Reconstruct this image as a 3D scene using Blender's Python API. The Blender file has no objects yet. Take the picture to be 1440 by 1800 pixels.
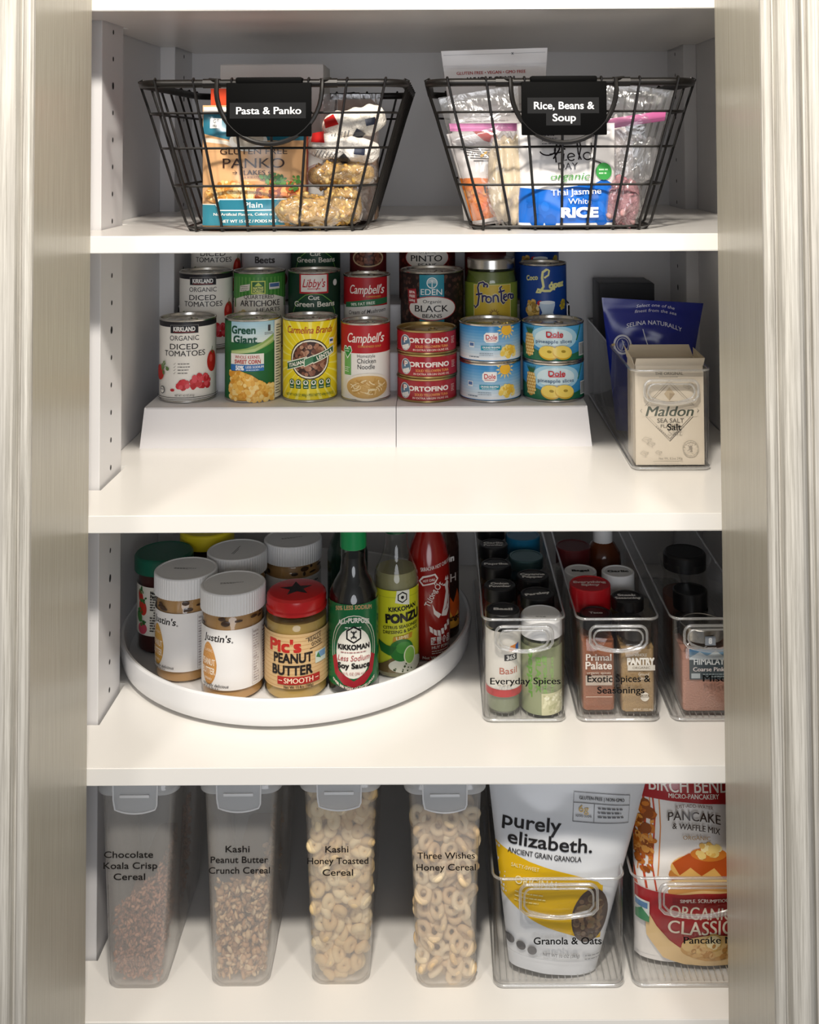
import bpy, bmesh, math, random
from mathutils import Vector, Matrix
random.seed(7)
scene = bpy.context.scene
COL = scene.collection
PI = math.pi
H = 1450.0            # height of the lens above the room floor, mm
def W(x, y, z): return Vector((x, y, z + H)) * 0.001

# ---------------------------------------------------------------- camera
cam_d = bpy.data.cameras.new('camera')
cam = bpy.data.objects.new('camera', cam_d); COL.objects.link(cam)
cam_d.sensor_fit = 'HORIZONTAL'; cam_d.sensor_width = 36.0
cam_d.lens = 36.0 * 1897.0 / 1440.0
cam_d.shift_x = (720.0 - 773.0) / 1440.0
cam_d.shift_y = (186.4 - 900.0) / 1440.0
cam_d.clip_start = 0.05
cam.matrix_world = (Matrix.Translation(W(0, -1150, 0)) @ Matrix.Rotation(math.radians(90 + 2.07), 4, 'X')
                    @ Matrix.Rotation(math.radians(-0.28), 4, 'Z'))
scene.camera = cam

# ---------------------------------------------------------------- light
world = bpy.data.worlds.new('world'); scene.world = world
world.use_nodes = True
bg = world.node_tree.nodes['Background']
bg.inputs[0].default_value = (0.95, 0.97, 1.0, 1); bg.inputs[1].default_value = 0.16
def lamp(name, x, y, z, power, size, col, target):
    d = bpy.data.lights.new(name, 'AREA'); d.shape = 'DISK'; d.size = size; d.energy = power; d.color = col
    o = bpy.data.objects.new(name, d); COL.objects.link(o)
    o.location = W(x, y, z)
    o.rotation_euler = (W(*target) - o.location).to_track_quat('-Z', 'Y').to_euler()
    return o
lamp('ceiling_lamp', -60, -930, 900, 24, 0.13, (1.0, 0.93, 0.83), (0, 0, -500))
lamp('ceiling_lamp', 520, -1000, 900, 8.5, 0.13, (1.0, 0.93, 0.83), (-50, 0, -500))
lamp('ceiling_lamp', -640, -1000, 900, 7.5, 0.13, (1.0, 0.94, 0.86), (50, 0, -500))
lamp('front_fill', 250, -3000, -150, 27, 1.6, (0.93, 0.95, 1.0), (0, 0, -450))  # unseen soft fill light, added to brighten the fronts of the goods
scene.view_settings.view_transform = 'Standard'
scene.view_settings.look = 'None'
scene.view_settings.exposure = 0.0
scene.view_settings.gamma = 1.0
scene.view_settings.use_curve_mapping = False
scene.cycles.max_bounces = 10
scene.cycles.diffuse_bounces = 5
scene.cycles.transparent_max_bounces = 40
scene.cycles.caustics_reflective = False
scene.cycles.caustics_refractive = False
scene.cycles.use_denoising = True

# ---------------------------------------------------------------- materials
def lin(h):
    h = h.lstrip('#')
    if len(h) == 3: h = ''.join(c * 2 for c in h)
    r = []
    for i in (0, 2, 4):
        c = int(h[i:i + 2], 16) / 255
        r.append(c / 12.92 if c <= 0.04045 else ((c + 0.055) / 1.055) ** 2.4)
    return (*r, 1.0)
MATS = {}
def pm(name, col, rough=0.5, metal=0.0, spec=0.5, bump=None, coat=0.0):
    if name in MATS: return MATS[name]
    m = bpy.data.materials.new(name); m.use_nodes = True
    b = m.node_tree.nodes['Principled BSDF']
    b.inputs['Base Color'].default_value = lin(col)
    b.inputs['Roughness'].default_value = rough
    b.inputs['Metallic'].default_value = metal
    b.inputs['Specular IOR Level'].default_value = spec
    b.inputs['Coat Weight'].default_value = coat
    if bump:
        nt = m.node_tree
        n = nt.nodes.new('ShaderNodeTexNoise'); n.inputs['Scale'].default_value = bump[0]; n.inputs['Detail'].default_value = 4
        tc = nt.nodes.new('ShaderNodeTexCoord'); nt.links.new(tc.outputs['Object'], n.inputs['Vector'])
        bp = nt.nodes.new('ShaderNodeBump'); bp.inputs['Strength'].default_value = bump[1]; bp.inputs['Distance'].default_value = bump[2]
        nt.links.new(n.outputs['Fac'], bp.inputs['Height']); nt.links.new(bp.outputs['Normal'], b.inputs['Normal'])
    MATS[name] = m
    return m
FIN = {'paper': (0.42, 0.35), 'gloss': (0.2, 0.5), 'matte': (0.6, 0.25), 'film': (0.22, 0.5), 'ink': (0.55, 0.2)}
def ink(c, fin='paper'):
    return pm('ink_%s_%s' % (c.lstrip('#'), fin), c, FIN[fin][0], 0, FIN[fin][1])
def clear(name, tint, refl=0.75, base=0.04, power=3.0, haze=0.0, hazecol='#ffffff', rough=0.03, bump=None):
    """thin clear plastic or glass: straight-through light plus a reflection that grows at grazing angles"""
    if name in MATS: return MATS[name]
    m = bpy.data.materials.new(name); m.use_nodes = True
    nt = m.node_tree; N = nt.nodes; L = nt.links
    N.remove(N['Principled BSDF']); out = N['Material Output']
    tr = N.new('ShaderNodeBsdfTransparent'); tr.inputs[0].default_value = lin(tint)
    gl = N.new('ShaderNodeBsdfGlossy'); gl.inputs['Roughness'].default_value = rough; gl.inputs['Color'].default_value = (1, 1, 1, 1)
    lw = N.new('ShaderNodeLayerWeight'); lw.inputs['Blend'].default_value = 0.5
    pw = N.new('ShaderNodeMath'); pw.operation = 'POWER'; pw.inputs[1].default_value = power
    L.new(lw.outputs['Facing'], pw.inputs[0])
    ma = N.new('ShaderNodeMath'); ma.operation = 'MULTIPLY_ADD'; ma.inputs[1].default_value = refl; ma.inputs[2].default_value = base
    L.new(pw.outputs[0], ma.inputs[0])
    src = tr.outputs[0]
    if haze:
        df = N.new('ShaderNodeBsdfDiffuse'); df.inputs[0].default_value = lin(hazecol)
        tl = N.new('ShaderNodeBsdfTranslucent'); tl.inputs[0].default_value = lin(hazecol)
        dm = N.new('ShaderNodeMixShader'); dm.inputs[0].default_value = 0.4
        L.new(df.outputs[0], dm.inputs[1]); L.new(tl.outputs[0], dm.inputs[2])
        hm = N.new('ShaderNodeMixShader'); hm.inputs[0].default_value = haze
        L.new(src, hm.inputs[1]); L.new(dm.outputs[0], hm.inputs[2]); src = hm.outputs[0]
    mx = N.new('ShaderNodeMixShader')
    L.new(ma.outputs[0], mx.inputs[0]); L.new(src, mx.inputs[1]); L.new(gl.outputs[0], mx.inputs[2])
    L.new(mx.outputs[0], out.inputs['Surface'])
    if bump:
        tc = N.new('ShaderNodeTexCoord')
        n = N.new('ShaderNodeTexNoise'); n.inputs['Scale'].default_value = bump[0]; n.inputs['Detail'].default_value = 3; n.inputs['Distortion'].default_value = 1.5
        L.new(tc.outputs['Object'], n.inputs['Vector'])
        bp = N.new('ShaderNodeBump'); bp.inputs['Strength'].default_value = bump[1]; bp.inputs['Distance'].default_value = bump[2]
        L.new(n.outputs['Fac'], bp.inputs['Height'])
        L.new(bp.outputs['Normal'], gl.inputs['Normal']); L.new(bp.outputs['Normal'], lw.inputs['Normal'])
    MATS[name] = m
    return m
def wood(name, c0, c1, c2, rough, amount):
    m = bpy.data.materials.new(name); m.use_nodes = True
    nt = m.node_tree; N = nt.nodes; L = nt.links; b = N['Principled BSDF']
    tc = N.new('ShaderNodeTexCoord')
    mp = N.new('ShaderNodeMapping'); mp.inputs['Scale'].default_value = (1, 1, 0.02); L.new(tc.outputs['Object'], mp.inputs['Vector'])
    n1 = N.new('ShaderNodeTexNoise'); n1.inputs['Scale'].default_value = 420; n1.inputs['Detail'].default_value = 6; n1.inputs['Roughness'].default_value = 0.7
    n2 = N.new('ShaderNodeTexNoise'); n2.inputs['Scale'].default_value = 90; n2.inputs['Detail'].default_value = 3
    L.new(mp.outputs[0], n1.inputs['Vector']); L.new(mp.outputs[0], n2.inputs['Vector'])
    r1 = N.new('ShaderNodeValToRGB'); r1.color_ramp.elements[0].position = 0.30; r1.color_ramp.elements[1].position = 0.62
    r1.color_ramp.elements[0].color = lin(c1); r1.color_ramp.elements[1].color = lin(c0)
    L.new(n1.outputs['Fac'], r1.inputs[0])
    r2 = N.new('ShaderNodeValToRGB'); r2.color_ramp.elements[0].position = 0.45; r2.color_ramp.elements[1].position = 0.75
    r2.color_ramp.elements[0].color = (0, 0, 0, 1); r2.color_ramp.elements[1].color = (amount, amount, amount, 1)
    L.new(n2.outputs['Fac'], r2.inputs[0])
    mx = N.new('ShaderNodeMixRGB'); mx.inputs[2].default_value = lin(c2)
    L.new(r2.outputs[0], mx.inputs[0]); L.new(r1.outputs[0], mx.inputs[1]); L.new(mx.outputs[0], b.inputs['Base Color'])
    b.inputs['Roughness'].default_value = rough
    bp = N.new('ShaderNodeBump'); bp.inputs['Strength'].default_value = 0.25; bp.inputs['Distance'].default_value = 0.0006
    L.new(n1.outputs['Fac'], bp.inputs['Height']); L.new(bp.outputs[0], b.inputs['Normal'])
    MATS[name] = m
    return m
M_SHELF = pm('white_melamine', '#ece9e4', 0.24, 0, 0.5)
M_WALL = pm('white_cabinet_side', '#dcdbdc', 0.34, 0, 0.4)
M_TRIM = wood('whitewashed_oak', '#cfcbc2', '#938e84', '#aeaaa3', 0.5, 0.7)
M_JAMB = wood('greige_laminate', '#bdb7a8', '#a9a393', '#b3ad9e', 0.27, 0.5)
M_DARK = pm('dark_hole', '#17161a', 0.8)
M_STEEL = pm('tin_plate', '#c9c6c0', 0.24, 1.0)
M_GOLD = pm('gold_tin', '#b39a66', 0.28, 1.0)
M_BLACKWIRE = pm('bronze_black_wire', '#14110f', 0.42, 0.3)
M_WHITEP = pm('white_plastic', '#e9e9ea', 0.35)
M_RISER = pm('white_riser_plastic', '#e6e4e6', 0.45, bump=(900, 0.15, 0.0003))
M_BIN = clear('clear_bin_plastic', '#fcfcfc', refl=0.6, base=0.028, power=4.2)
M_EDGE = clear('clear_bin_edge', '#f6f6f6', refl=0.8, base=0.12, power=1.6, haze=0.22, hazecol='#f2f2f0', rough=0.08)
M_GLASS = clear('clear_glass', '#fbfcfb', refl=0.6, base=0.045, power=3.5)
M_FILM = clear('clear_film', '#fcfcfd', refl=0.45, base=0.07, power=2.0, haze=0.08, rough=0.14, bump=(20, 0.7, 0.008))
M_FROST = clear('milky_plastic', '#fdfdfd', refl=0.6, base=0.03, power=3.0, haze=0.21, hazecol='#f8f5f0', rough=0.14)
M_FROSTLID = clear('milky_lid_plastic', '#fafbfc', refl=0.4, base=0.04, power=3.0, haze=0.6, hazecol='#f6f7f8', rough=0.15)

# ---------------------------------------------------------------- mesh helpers (all in mm)
def link(name, bm, mats, parent=None, angle=35, flat=False):
    me = bpy.data.meshes.new(name)
    bmesh.ops.scale(bm, vec=(0.001,) * 3, verts=bm.verts)
    bm.to_mesh(me); bm.free()
    for m in (mats if isinstance(mats, (list, tuple)) else [mats]): me.materials.append(m)
    if not flat:
        me.shade_smooth()
        me.set_sharp_from_angle(angle=math.radians(angle))
    o = bpy.data.objects.new(name, me); COL.objects.link(o)
    if parent: o.parent = parent
    return o
def tag(o, label, cat, group=None, kind=None):
    o['label'] = label; o['category'] = cat
    if group: o['group'] = group
    if kind: o['kind'] = kind
    return o
def thing(name, label, cat, x, y, z, rz=0.0, group=None, rx=0.0, ry=0.0):
    o = bpy.data.objects.new(name, None); COL.objects.link(o)
    o.empty_display_size = 0.01
    o.location = W(x, y, z); o.rotation_euler = (rx, ry, rz)
    return tag(o, label, cat, group)
def struct(name, bm, m, angle=35):
    o = link(name, bm, m, None, angle); o['kind'] = 'structure'
    o.location = (0, 0, H * 0.001)
    return o
def box(bm, x0, x1, y0, y1, z0, z1, bev=0.0, mi=0, seg=2):
    vs = [bm.verts.new(p) for p in ((x0, y0, z0), (x1, y0, z0), (x1, y1, z0), (x0, y1, z0), (x0, y0, z1), (x1, y0, z1), (x1, y1, z1), (x0, y1, z1))]
    fs = [bm.faces.new([vs[i] for i in f]) for f in ((3, 2, 1, 0), (4, 5, 6, 7), (0, 1, 5, 4), (1, 2, 6, 5), (2, 3, 7, 6), (3, 0, 4, 7))]
    for f in fs: f.material_index = mi
    if bev:
        es = list({e for f in fs for e in f.edges})
        r = bmesh.ops.bevel(bm, geom=es, offset=bev, segments=seg, affect='EDGES', profile=0.5)
        for f in r['faces']: f.material_index = mi
    return vs
def nb(): return bmesh.new()
def bxo(name, dims, m, parent=None, bev=0.0):
    bm = nb(); box(bm, *dims, bev); return link(name, bm, m, parent)
def lathe(prof, seg=48, bm=None, rf=None, cx=0, cy=0, mi=0):
    """surface of revolution; prof = [(r, z)...]; r = 0 closes to a point; rf(i, k) scales the radius"""
    bm = bm or nb()
    rows = []
    for k, (r, z) in enumerate(prof):
        if r < 1e-6: rows.append([bm.verts.new((cx, cy, z))])
        else:
            rows.append([bm.verts.new((cx + r * (rf(i, k) if rf else 1) * math.sin(2 * PI * i / seg),
                                       cy - r * (rf(i, k) if rf else 1) * math.cos(2 * PI * i / seg), z)) for i in range(seg)])
    for a, b in zip(rows, rows[1:]):
        for i in range(seg):
            j = (i + 1) % seg
            if len(a) == 1 and len(b) == 1: continue
            if len(a) == 1: f = bm.faces.new((a[0], b[j], b[i]))
            elif len(b) == 1: f = bm.faces.new((a[i], a[j], b[0]))
            else: f = bm.faces.new((a[i], a[j], b[j], b[i]))
            f.material_index = mi
    return bm
def rrect(hx, hy, r, k=6, cx=0, cy=0):
    r = min(r, hx, hy)
    pts = []
    for (sx, sy, a0) in ((1, -1, -PI / 2), (1, 1, 0), (-1, 1, PI / 2), (-1, -1, PI)):
        for i in range(k + 1):
            a = a0 + PI / 2 * i / k
            pts.append((cx + sx * (hx - r) + r * math.cos(a), cy + sy * (hy - r) + r * math.sin(a)))
    return pts
def loft(sections, bm=None, cap0=True, cap1=True, mi=0):
    """sections = [(z, [(x, y)...])...]"""
    bm = bm or nb()
    rows = [[bm.verts.new((x, y, z if not callable(z) else z(x, y))) for x, y in pts] for z, pts in sections]
    n = len(rows[0])
    for a, b in zip(rows, rows[1:]):
        for i in range(n):
            j = (i + 1) % n
            f = bm.faces.new((a[i], a[j], b[j], b[i])); f.material_index = mi
    if cap0: bm.faces.new(rows[0][::-1]).material_index = mi
    if cap1: bm.faces.new(rows[-1]).material_index = mi
    return bm
def tube(bm, pts, r, n=8, closed=False, mi=0):
    P = [Vector(p) for p in pts]
    m = len(P); rows = []
    T = []
    for i in range(m):
        a = P[i - 1] if (closed or i) else P[i]; b = P[(i + 1) % m] if (closed or i < m - 1) else P[i]
        T.append((b - a).normalized())
    ref = Vector((0, 0, 1)) if abs(T[0].z) < 0.9 else Vector((1, 0, 0))
    u = T[0].cross(ref).normalized()
    for i in range(m):
        u = (u - T[i] * u.dot(T[i])).normalized(); v = T[i].cross(u)
        rr = r(i / (m - 1)) if callable(r) else r
        rows.append([bm.verts.new(P[i] + (u * math.cos(2 * PI * k / n) + v * math.sin(2 * PI * k / n)) * rr) for k in range(n)])
    for i in range(m if closed else m - 1):
        a, b = rows[i], rows[(i + 1) % m]
        off = 0
        if closed and i == m - 1:
            off = min(range(n), key=lambda s: (a[0].co - b[s].co).length)
        for k in range(n):
            bm.faces.new((a[k], a[(k + 1) % n], b[(k + 1 + off) % n], b[(k + off) % n])).material_index = mi
    if not closed:
        bm.faces.new(rows[0][::-1]).material_index = mi; bm.faces.new(rows[-1]).material_index = mi
    return bm
def arcpts(cx, cy, rx, ry, a0, a1, n): return [(cx + rx * math.cos(a0 + (a1 - a0) * i / n), cy + ry * math.sin(a0 + (a1 - a0) * i / n)) for i in range(n + 1)]

# ---------------------------------------------------------------- printed artwork (2D shapes wrapped onto a surface)
_T = {}
def text_geo(s, bold, shear, res):
    key = (s, bold, shear, res)
    if key in _T: return _T[key]
    if bold > 0.005 and (bold >= 0.025 or set(s) & set('MWmwNVvAk')):     # thicken by overlaying shifted copies
        V0, F0 = text_geo(s, 0, shear, res); V, F = [], []
        b = min(bold, 0.048) * 1.1
        for q, (dx, dy) in enumerate(((b, 0), (-b, 0)) if bold < 0.025 else ((b, b), (-b, b), (b, -b), (-b, -b)) + (((b, 0), (-b, 0), (0, b), (0, -b), (0, 0)) if bold > 0.035 else ())):
            n = len(V); V += [(x + dx, y + dy, q * 0.4) for x, y, _ in V0]; F += [tuple(i + n for i in f) for f in F0]
        _T[key] = (V, F)
        return _T[key]
    c = bpy.data.curves.new('t', 'FONT'); c.body = s; c.size = 1.0; c.offset = bold; c.shear = shear
    c.align_x = 'CENTER'; c.resolution_u = res; c.fill_mode = 'FRONT'
    o = bpy.data.objects.new('t', c)
    me = bpy.data.meshes.new_from_object(o)
    V = [(v.co.x, v.co.y, 0.0) for v in me.vertices]; F = [tuple(p.vertices) for p in me.polygons]
    bpy.data.objects.remove(o); bpy.data.curves.remove(c); bpy.data.meshes.remove(me)
    _T[key] = (V, F)
    return _T[key]
CAP = max(y for x, y, _ in text_geo('H', 0, 0, 2)[0])
class Art:
    E = 0.05
    def __init__(s, fin='paper'):
        s.bm = nb(); s.m = []; s.L = 0; s.fin = fin; s.rnd = random.Random(3)
    def mi(s, c):
        m = ink(c, s.fin) if isinstance(c, str) else c
        if m not in s.m: s.m.append(m)
        return s.m.index(m)
    def face(s, pts, c, l=None):
        l = s.L if l is None else l
        f = s.bm.faces.new([s.bm.verts.new((u, l, v)) for u, v in pts]); f.material_index = s.mi(c)
    def poly(s, pts, c): s.L += 1; s.face(pts, c); return s
    def rect(s, u0, v0, u1, v1, c, rot=0):
        cx, cy = (u0 + u1) / 2, (v0 + v1) / 2; k, q = math.cos(math.radians(rot)), math.sin(math.radians(rot))
        return s.poly([(cx + (x - cx) * k - (y - cy) * q, cy + (x - cx) * q + (y - cy) * k) for x, y in ((u0, v0), (u1, v0), (u1, v1), (u0, v1))], c)
    def grad(s, u0, v0, u1, v1, c0, c1, n=8):
        s.L += 1
        a = [int(c0[i:i + 2], 16) for i in (1, 3, 5)]; b = [int(c1[i:i + 2], 16) for i in (1, 3, 5)]
        for i in range(n):
            t = i / max(1, n - 1); c = '#%02x%02x%02x' % tuple(int(x + (y - x) * t) for x, y in zip(a, b))
            s.face([(u0, v0 + (v1 - v0) * i / n), (u1, v0 + (v1 - v0) * i / n), (u1, v0 + (v1 - v0) * (i + 1) / n), (u0, v0 + (v1 - v0) * (i + 1) / n)], c)
        return s
    def ell(s, cx, cy, rx, ry, c, rot=0, n=28):
        k, q = math.cos(math.radians(rot)), math.sin(math.radians(rot))
        return s.poly([(cx + rx * math.cos(t) * k - ry * math.sin(t) * q, cy + rx * math.cos(t) * q + ry * math.sin(t) * k) for t in (2 * PI * i / n for i in range(n))], c)
    def line(s, pts, w, c):
        """stroke: a ribbon along pts"""
        s.L += 1
        n = len(pts); A = []; B = []
        for i in range(n):
            a = pts[max(0, i - 1)]; b = pts[min(n - 1, i + 1)]
            dx, dy = b[0] - a[0], b[1] - a[1]; d = math.hypot(dx, dy) or 1
            A.append((pts[i][0] - dy / d * w / 2, pts[i][1] + dx / d * w / 2)); B.append((pts[i][0] + dy / d * w / 2, pts[i][1] - dx / d * w / 2))
        for i in range(n - 1): s.face([A[i], B[i], B[i + 1], A[i + 1]], c)
        return s
    def ring(s, cx, cy, rx, ry, w, c, a0=0, a1=360):
        return s.line(arcpts(cx, cy, rx, ry, math.radians(a0), math.radians(a1), 36), w, c)
    def frame(s, u0, v0, u1, v1, w, c): return s.line([(u0, v0), (u1, v0), (u1, v1), (u0, v1), (u0, v0 - w / 2)], w, c)
    def text(s, t, cx, cy, h, c, w=None, bold=0.012, sh=0.0, rot=0, arc=None, res=None):
        """cap height h, optional width w, centred on (cx, cy); arc = rise of a bow in mm"""
        s.L += 1
        V, F = text_geo(t, bold, sh, res or (2 if h < 5 else 4))
        if not V: return s
        x0 = min(p[0] for p in V); x1 = max(p[0] for p in V)
        ky = h / CAP; kx = (w / (x1 - x0)) if w else ky
        mid = (x0 + x1) / 2; hw = (x1 - x0) / 2 * kx
        k, q = math.cos(math.radians(rot)), math.sin(math.radians(rot))
        vs = []
        for x, y, l in V:
            a = (x - mid) * kx; b = y * ky - h / 2
            if arc: b += arc * (1 - (a / hw) ** 2) if hw else 0
            vs.append(s.bm.verts.new((cx + a * k - b * q, s.L + l, cy + a * q + b * k)))
        i = s.mi(c)
        for f in F:
            try: s.bm.faces.new([vs[j] for j in f]).material_index = i
            except ValueError: pass
        s.L += max(p[2] for p in V)
        return s
    def lines(s, cx, cy, w, n, dy, h, c, rag=0.3):
        """a block of illegibly small print"""
        s.L += 1
        for i in range(n):
            x = cx - w / 2; y = cy - i * dy; end = cx + w / 2 - s.rnd.random() * rag * w
            while x < end:
                l = min(end - x, s.rnd.uniform(0.8, 2.6) * h * 1.6)
                s.face([(x, y - h / 2), (x + l, y - h / 2), (x + l, y + h / 2), (x, y + h / 2)], c); x += l + h * 0.7
        return s
    def blobs(s, inside, n, r, cols, asp=0.7, npt=8):
        """n small printed lumps at points inside(rnd) -> (u, v)"""
        s.L += 1
        for i in range(n):
            u, v = inside(s.rnd); rr = s.rnd.uniform(*r); a = s.rnd.uniform(0, PI); q = s.rnd.uniform(asp, 1)
            pts = [(u + rr * math.cos(t) * math.cos(a) - rr * q * math.sin(t) * math.sin(a), v + rr * math.cos(t) * math.sin(a) + rr * q * math.sin(t) * math.cos(a)) for t in (2 * PI * j / npt for j in range(npt))]
            s.face(pts, s.rnd.choice(cols), s.L + (i % 20) * 0.2)
        s.L += 4
        return s
    def star(s, cx, cy, r, c, rot=90, n=5, k=0.4):
        return s.poly([(cx + (r if i % 2 == 0 else r * k) * math.cos(math.radians(rot + 180 * i / n)), cy + (r if i % 2 == 0 else r * k) * math.sin(math.radians(rot + 180 * i / n))) for i in range(2 * n)], c)
    def clip(s, lines):
        """cut the artwork off outside lines = [(point, outward direction)...]"""
        for (u, v), (nu, nv) in lines:
            bmesh.ops.bisect_plane(s.bm, geom=s.bm.verts[:] + s.bm.edges[:] + s.bm.faces[:], dist=1e-5, plane_co=(u, 0, v), plane_no=(nu, 0, nv), clear_outer=True)
        return s
    def build(s, name, surf, parent, du=None, dv=None, angle=50):
        """surf(u, v, off) -> (x, y, z)"""
        bm = s.bm
        for d, ax in ((du, 0), (dv, 2)):
            if not d or not bm.verts: continue
            lo = min(v.co[ax] for v in bm.verts); hi = max(v.co[ax] for v in bm.verts)
            k = math.floor(lo / d) + 1
            while k * d < hi:
                co = [0, 0, 0]; co[ax] = k * d; no = [0, 0, 0]; no[ax] = 1
                bmesh.ops.bisect_plane(bm, geom=bm.verts[:] + bm.edges[:] + bm.faces[:], dist=1e-5, plane_co=co, plane_no=no)
                k += 1
        for v in bm.verts: v.co = surf(v.co.x, v.co.z, v.co.y * s.E)
        return link(name, bm, s.m, parent, angle)
def cyl(R, cx=0, cy=0, z0=0, ph=0):
    return lambda u, v, o: (cx + (R + o) * math.sin(u / R + ph), cy - (R + o) * math.cos(u / R + ph), z0 + v)
def plane(y=0, x=0, z=0): return lambda u, v, o: (x + u, y - o, z + v)
def top(z, x=0, y=0): return lambda u, v, o: (x + u, y + v, z + o)
def inell(cx, cy, rx, ry):
    def f(r):
        a = r.uniform(0, 2 * PI); k = math.sqrt(r.random())
        return cx + rx * k * math.cos(a), cy + ry * k * math.sin(a)
    return f
def inrect(u0, v0, u1, v1): return lambda r: (r.uniform(u0, u1), r.uniform(v0, v1))
def face_cam(x, y, k=0.85): return -math.atan2(x, y + 1150) * k
ZA, ZB, ZC, ZD = -95, -388, -648, -905       # tops of the four shelves, relative to the lens
# ================================================================ the cabinet
XL, XR, YB = -410, 377, 540
def slab(z0, z1, name='shelf'):
    """shelf board notched round the four upright pin strips"""
    pts = [(-372, 0), (296, 0), (XR - 1, 8), (XR - 1, 62), (355, 62), (355, 176), (XR - 1, 176), (XR - 1, 424), (355, 424), (355, YB - 1), (-384, YB - 1), (-384, 424),
           (XL + 1, 424), (XL + 1, 178), (-383, 178), (-385, 84), (XL + 1, 84), (XL + 1, 8)]
    return pts
def shelf(zt, label, th=18.5):
    bm = nb()
    pts = slab(0, 0)
    a = [bm.verts.new((x, y, -th)) for x, y in pts]; b = [bm.verts.new((x, y, 0)) for x, y in pts]
    n = len(pts)
    for i in range(n): bm.faces.new((a[i], a[(i + 1) % n], b[(i + 1) % n], b[i]))
    bm.faces.new(a[::-1]); bm.faces.new(b)
    es = [e for e in bm.edges if all(abs(v.co.y) < 9 for v in e.verts) and abs(e.verts[0].co.z - e.verts[1].co.z) < 1]
    bmesh.ops.bevel(bm, geom=es, offset=0.8, segments=2, affect='EDGES')
    o = link('shelf', bm, M_SHELF, None, 30); o.location = W(0, 0, zt)
    return tag(o, label, 'shelf', 'white pantry shelves')
shelf(145 + 18.5, 'topmost white shelf board, above the two wire baskets')
shelf(ZA, 'white shelf board carrying the two black wire baskets')
shelf(ZB, 'white shelf board carrying the stepped riser of cans')
shelf(ZC, 'white shelf board carrying the turntable of jars and the spice bins')
shelf(ZD, 'lowest white shelf board, carrying the cereal containers')
bm = nb(); box(bm, XL - 18, XL, 0, YB + 18, -1100, 330); struct('wall_left', bm, M_WALL)
bm = nb(); box(bm, XR, XR + 18, 0, YB + 18, -1100, 330); struct('wall_right', bm, M_WALL)
bm = nb(); box(bm, XL - 18, XR + 18, YB, YB + 18, -1100, 330); struct('wall_back', bm, M_WALL)
bm = nb(); box(bm, XL - 18, XR + 18, 0, YB + 18, 330, 348); struct('ceiling', bm, M_WALL)
bm = nb(); box(bm, XL - 18, XR + 18, 0, YB + 18, -1118, -1100); struct('floor', bm, M_WALL)
def strip(n, x0, x1, y0, y1, sgn):
    bm = nb(); box(bm, x0, x1, y0, y1, -1100, 330, 0.8, 0, 1)
    ym = (y0 + y1) / 2; xs = x1 if sgn > 0 else x0
    z = -1080
    k = 0
    while z < 320:
        r = 2.4 if k % 9 else 3.6
        vs = [bm.verts.new((xs + sgn * 0.25, ym + r * math.cos(t), z + r * 1.25 * math.sin(t))) for t in (2 * PI * i / 14 for i in range(14))]
        f = bm.faces.new(vs if sgn < 0 else vs[::-1]); f.material_index = 1
        z += 32; k += 1
    struct('trim_%d' % n, bm, [M_WALL, M_DARK])
strip(1, XL, -388, 88, 172, 1); strip(2, XL, -388, 430, YB, 1)
strip(3, 358, XR, 66, 172, -1); strip(4, 358, XR, 430, YB, -1)
# glossy jambs in front of the shelves and the moulded casing round them
bm = nb(); box(bm, -390, -371.5, -160, -0.5, -1118, 348); box(bm, XL - 18, -390.2, -20, -0.5, -1118, 348); struct('trim_5', bm, M_JAMB)
bm = nb(); box(bm, 294.5, 313, -160, -0.5, -1118, 348); box(bm, 313.2, XR + 18, -20, -0.5, -1118, 348); struct('trim_6', bm, M_JAMB)
def casing(n, x, sg):
    prof = [(0, 0), (0, -4), (2, -7), (5, -8), (8, -7), (9.5, -4.5), (10, -2.5), (12, -2.5), (12.5, -6), (14, -10), (18, -13.5), (23, -15), (28, -14.5), (31.5, -12), (33, -8.5), (33.5, -4),
            (35.5, -4), (36, -8), (38, -9), (39, -5), (41, -5), (41.5, -9.5), (44, -10.5), (110, -10.5), (112, -8), (112, 0)]
    bm = nb()
    rows = [[bm.verts.new((x + sg * a, -160 + b, z)) for a, b in prof] for z in (-1118, 348)]
    for i in range(len(prof) - 1):
        q = (rows[0][i], rows[0][i + 1], rows[1][i + 1], rows[1][i])
        bm.faces.new(q if sg > 0 else q[::-1])
    bm.faces.new((rows[0][0], rows[0][-1], rows[1][-1], rows[1][0]))
    struct('trim_%d' % n, bm, M_TRIM, 25)
casing(7, -371.5, -1); casing(8, 294.5, 1)
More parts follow.
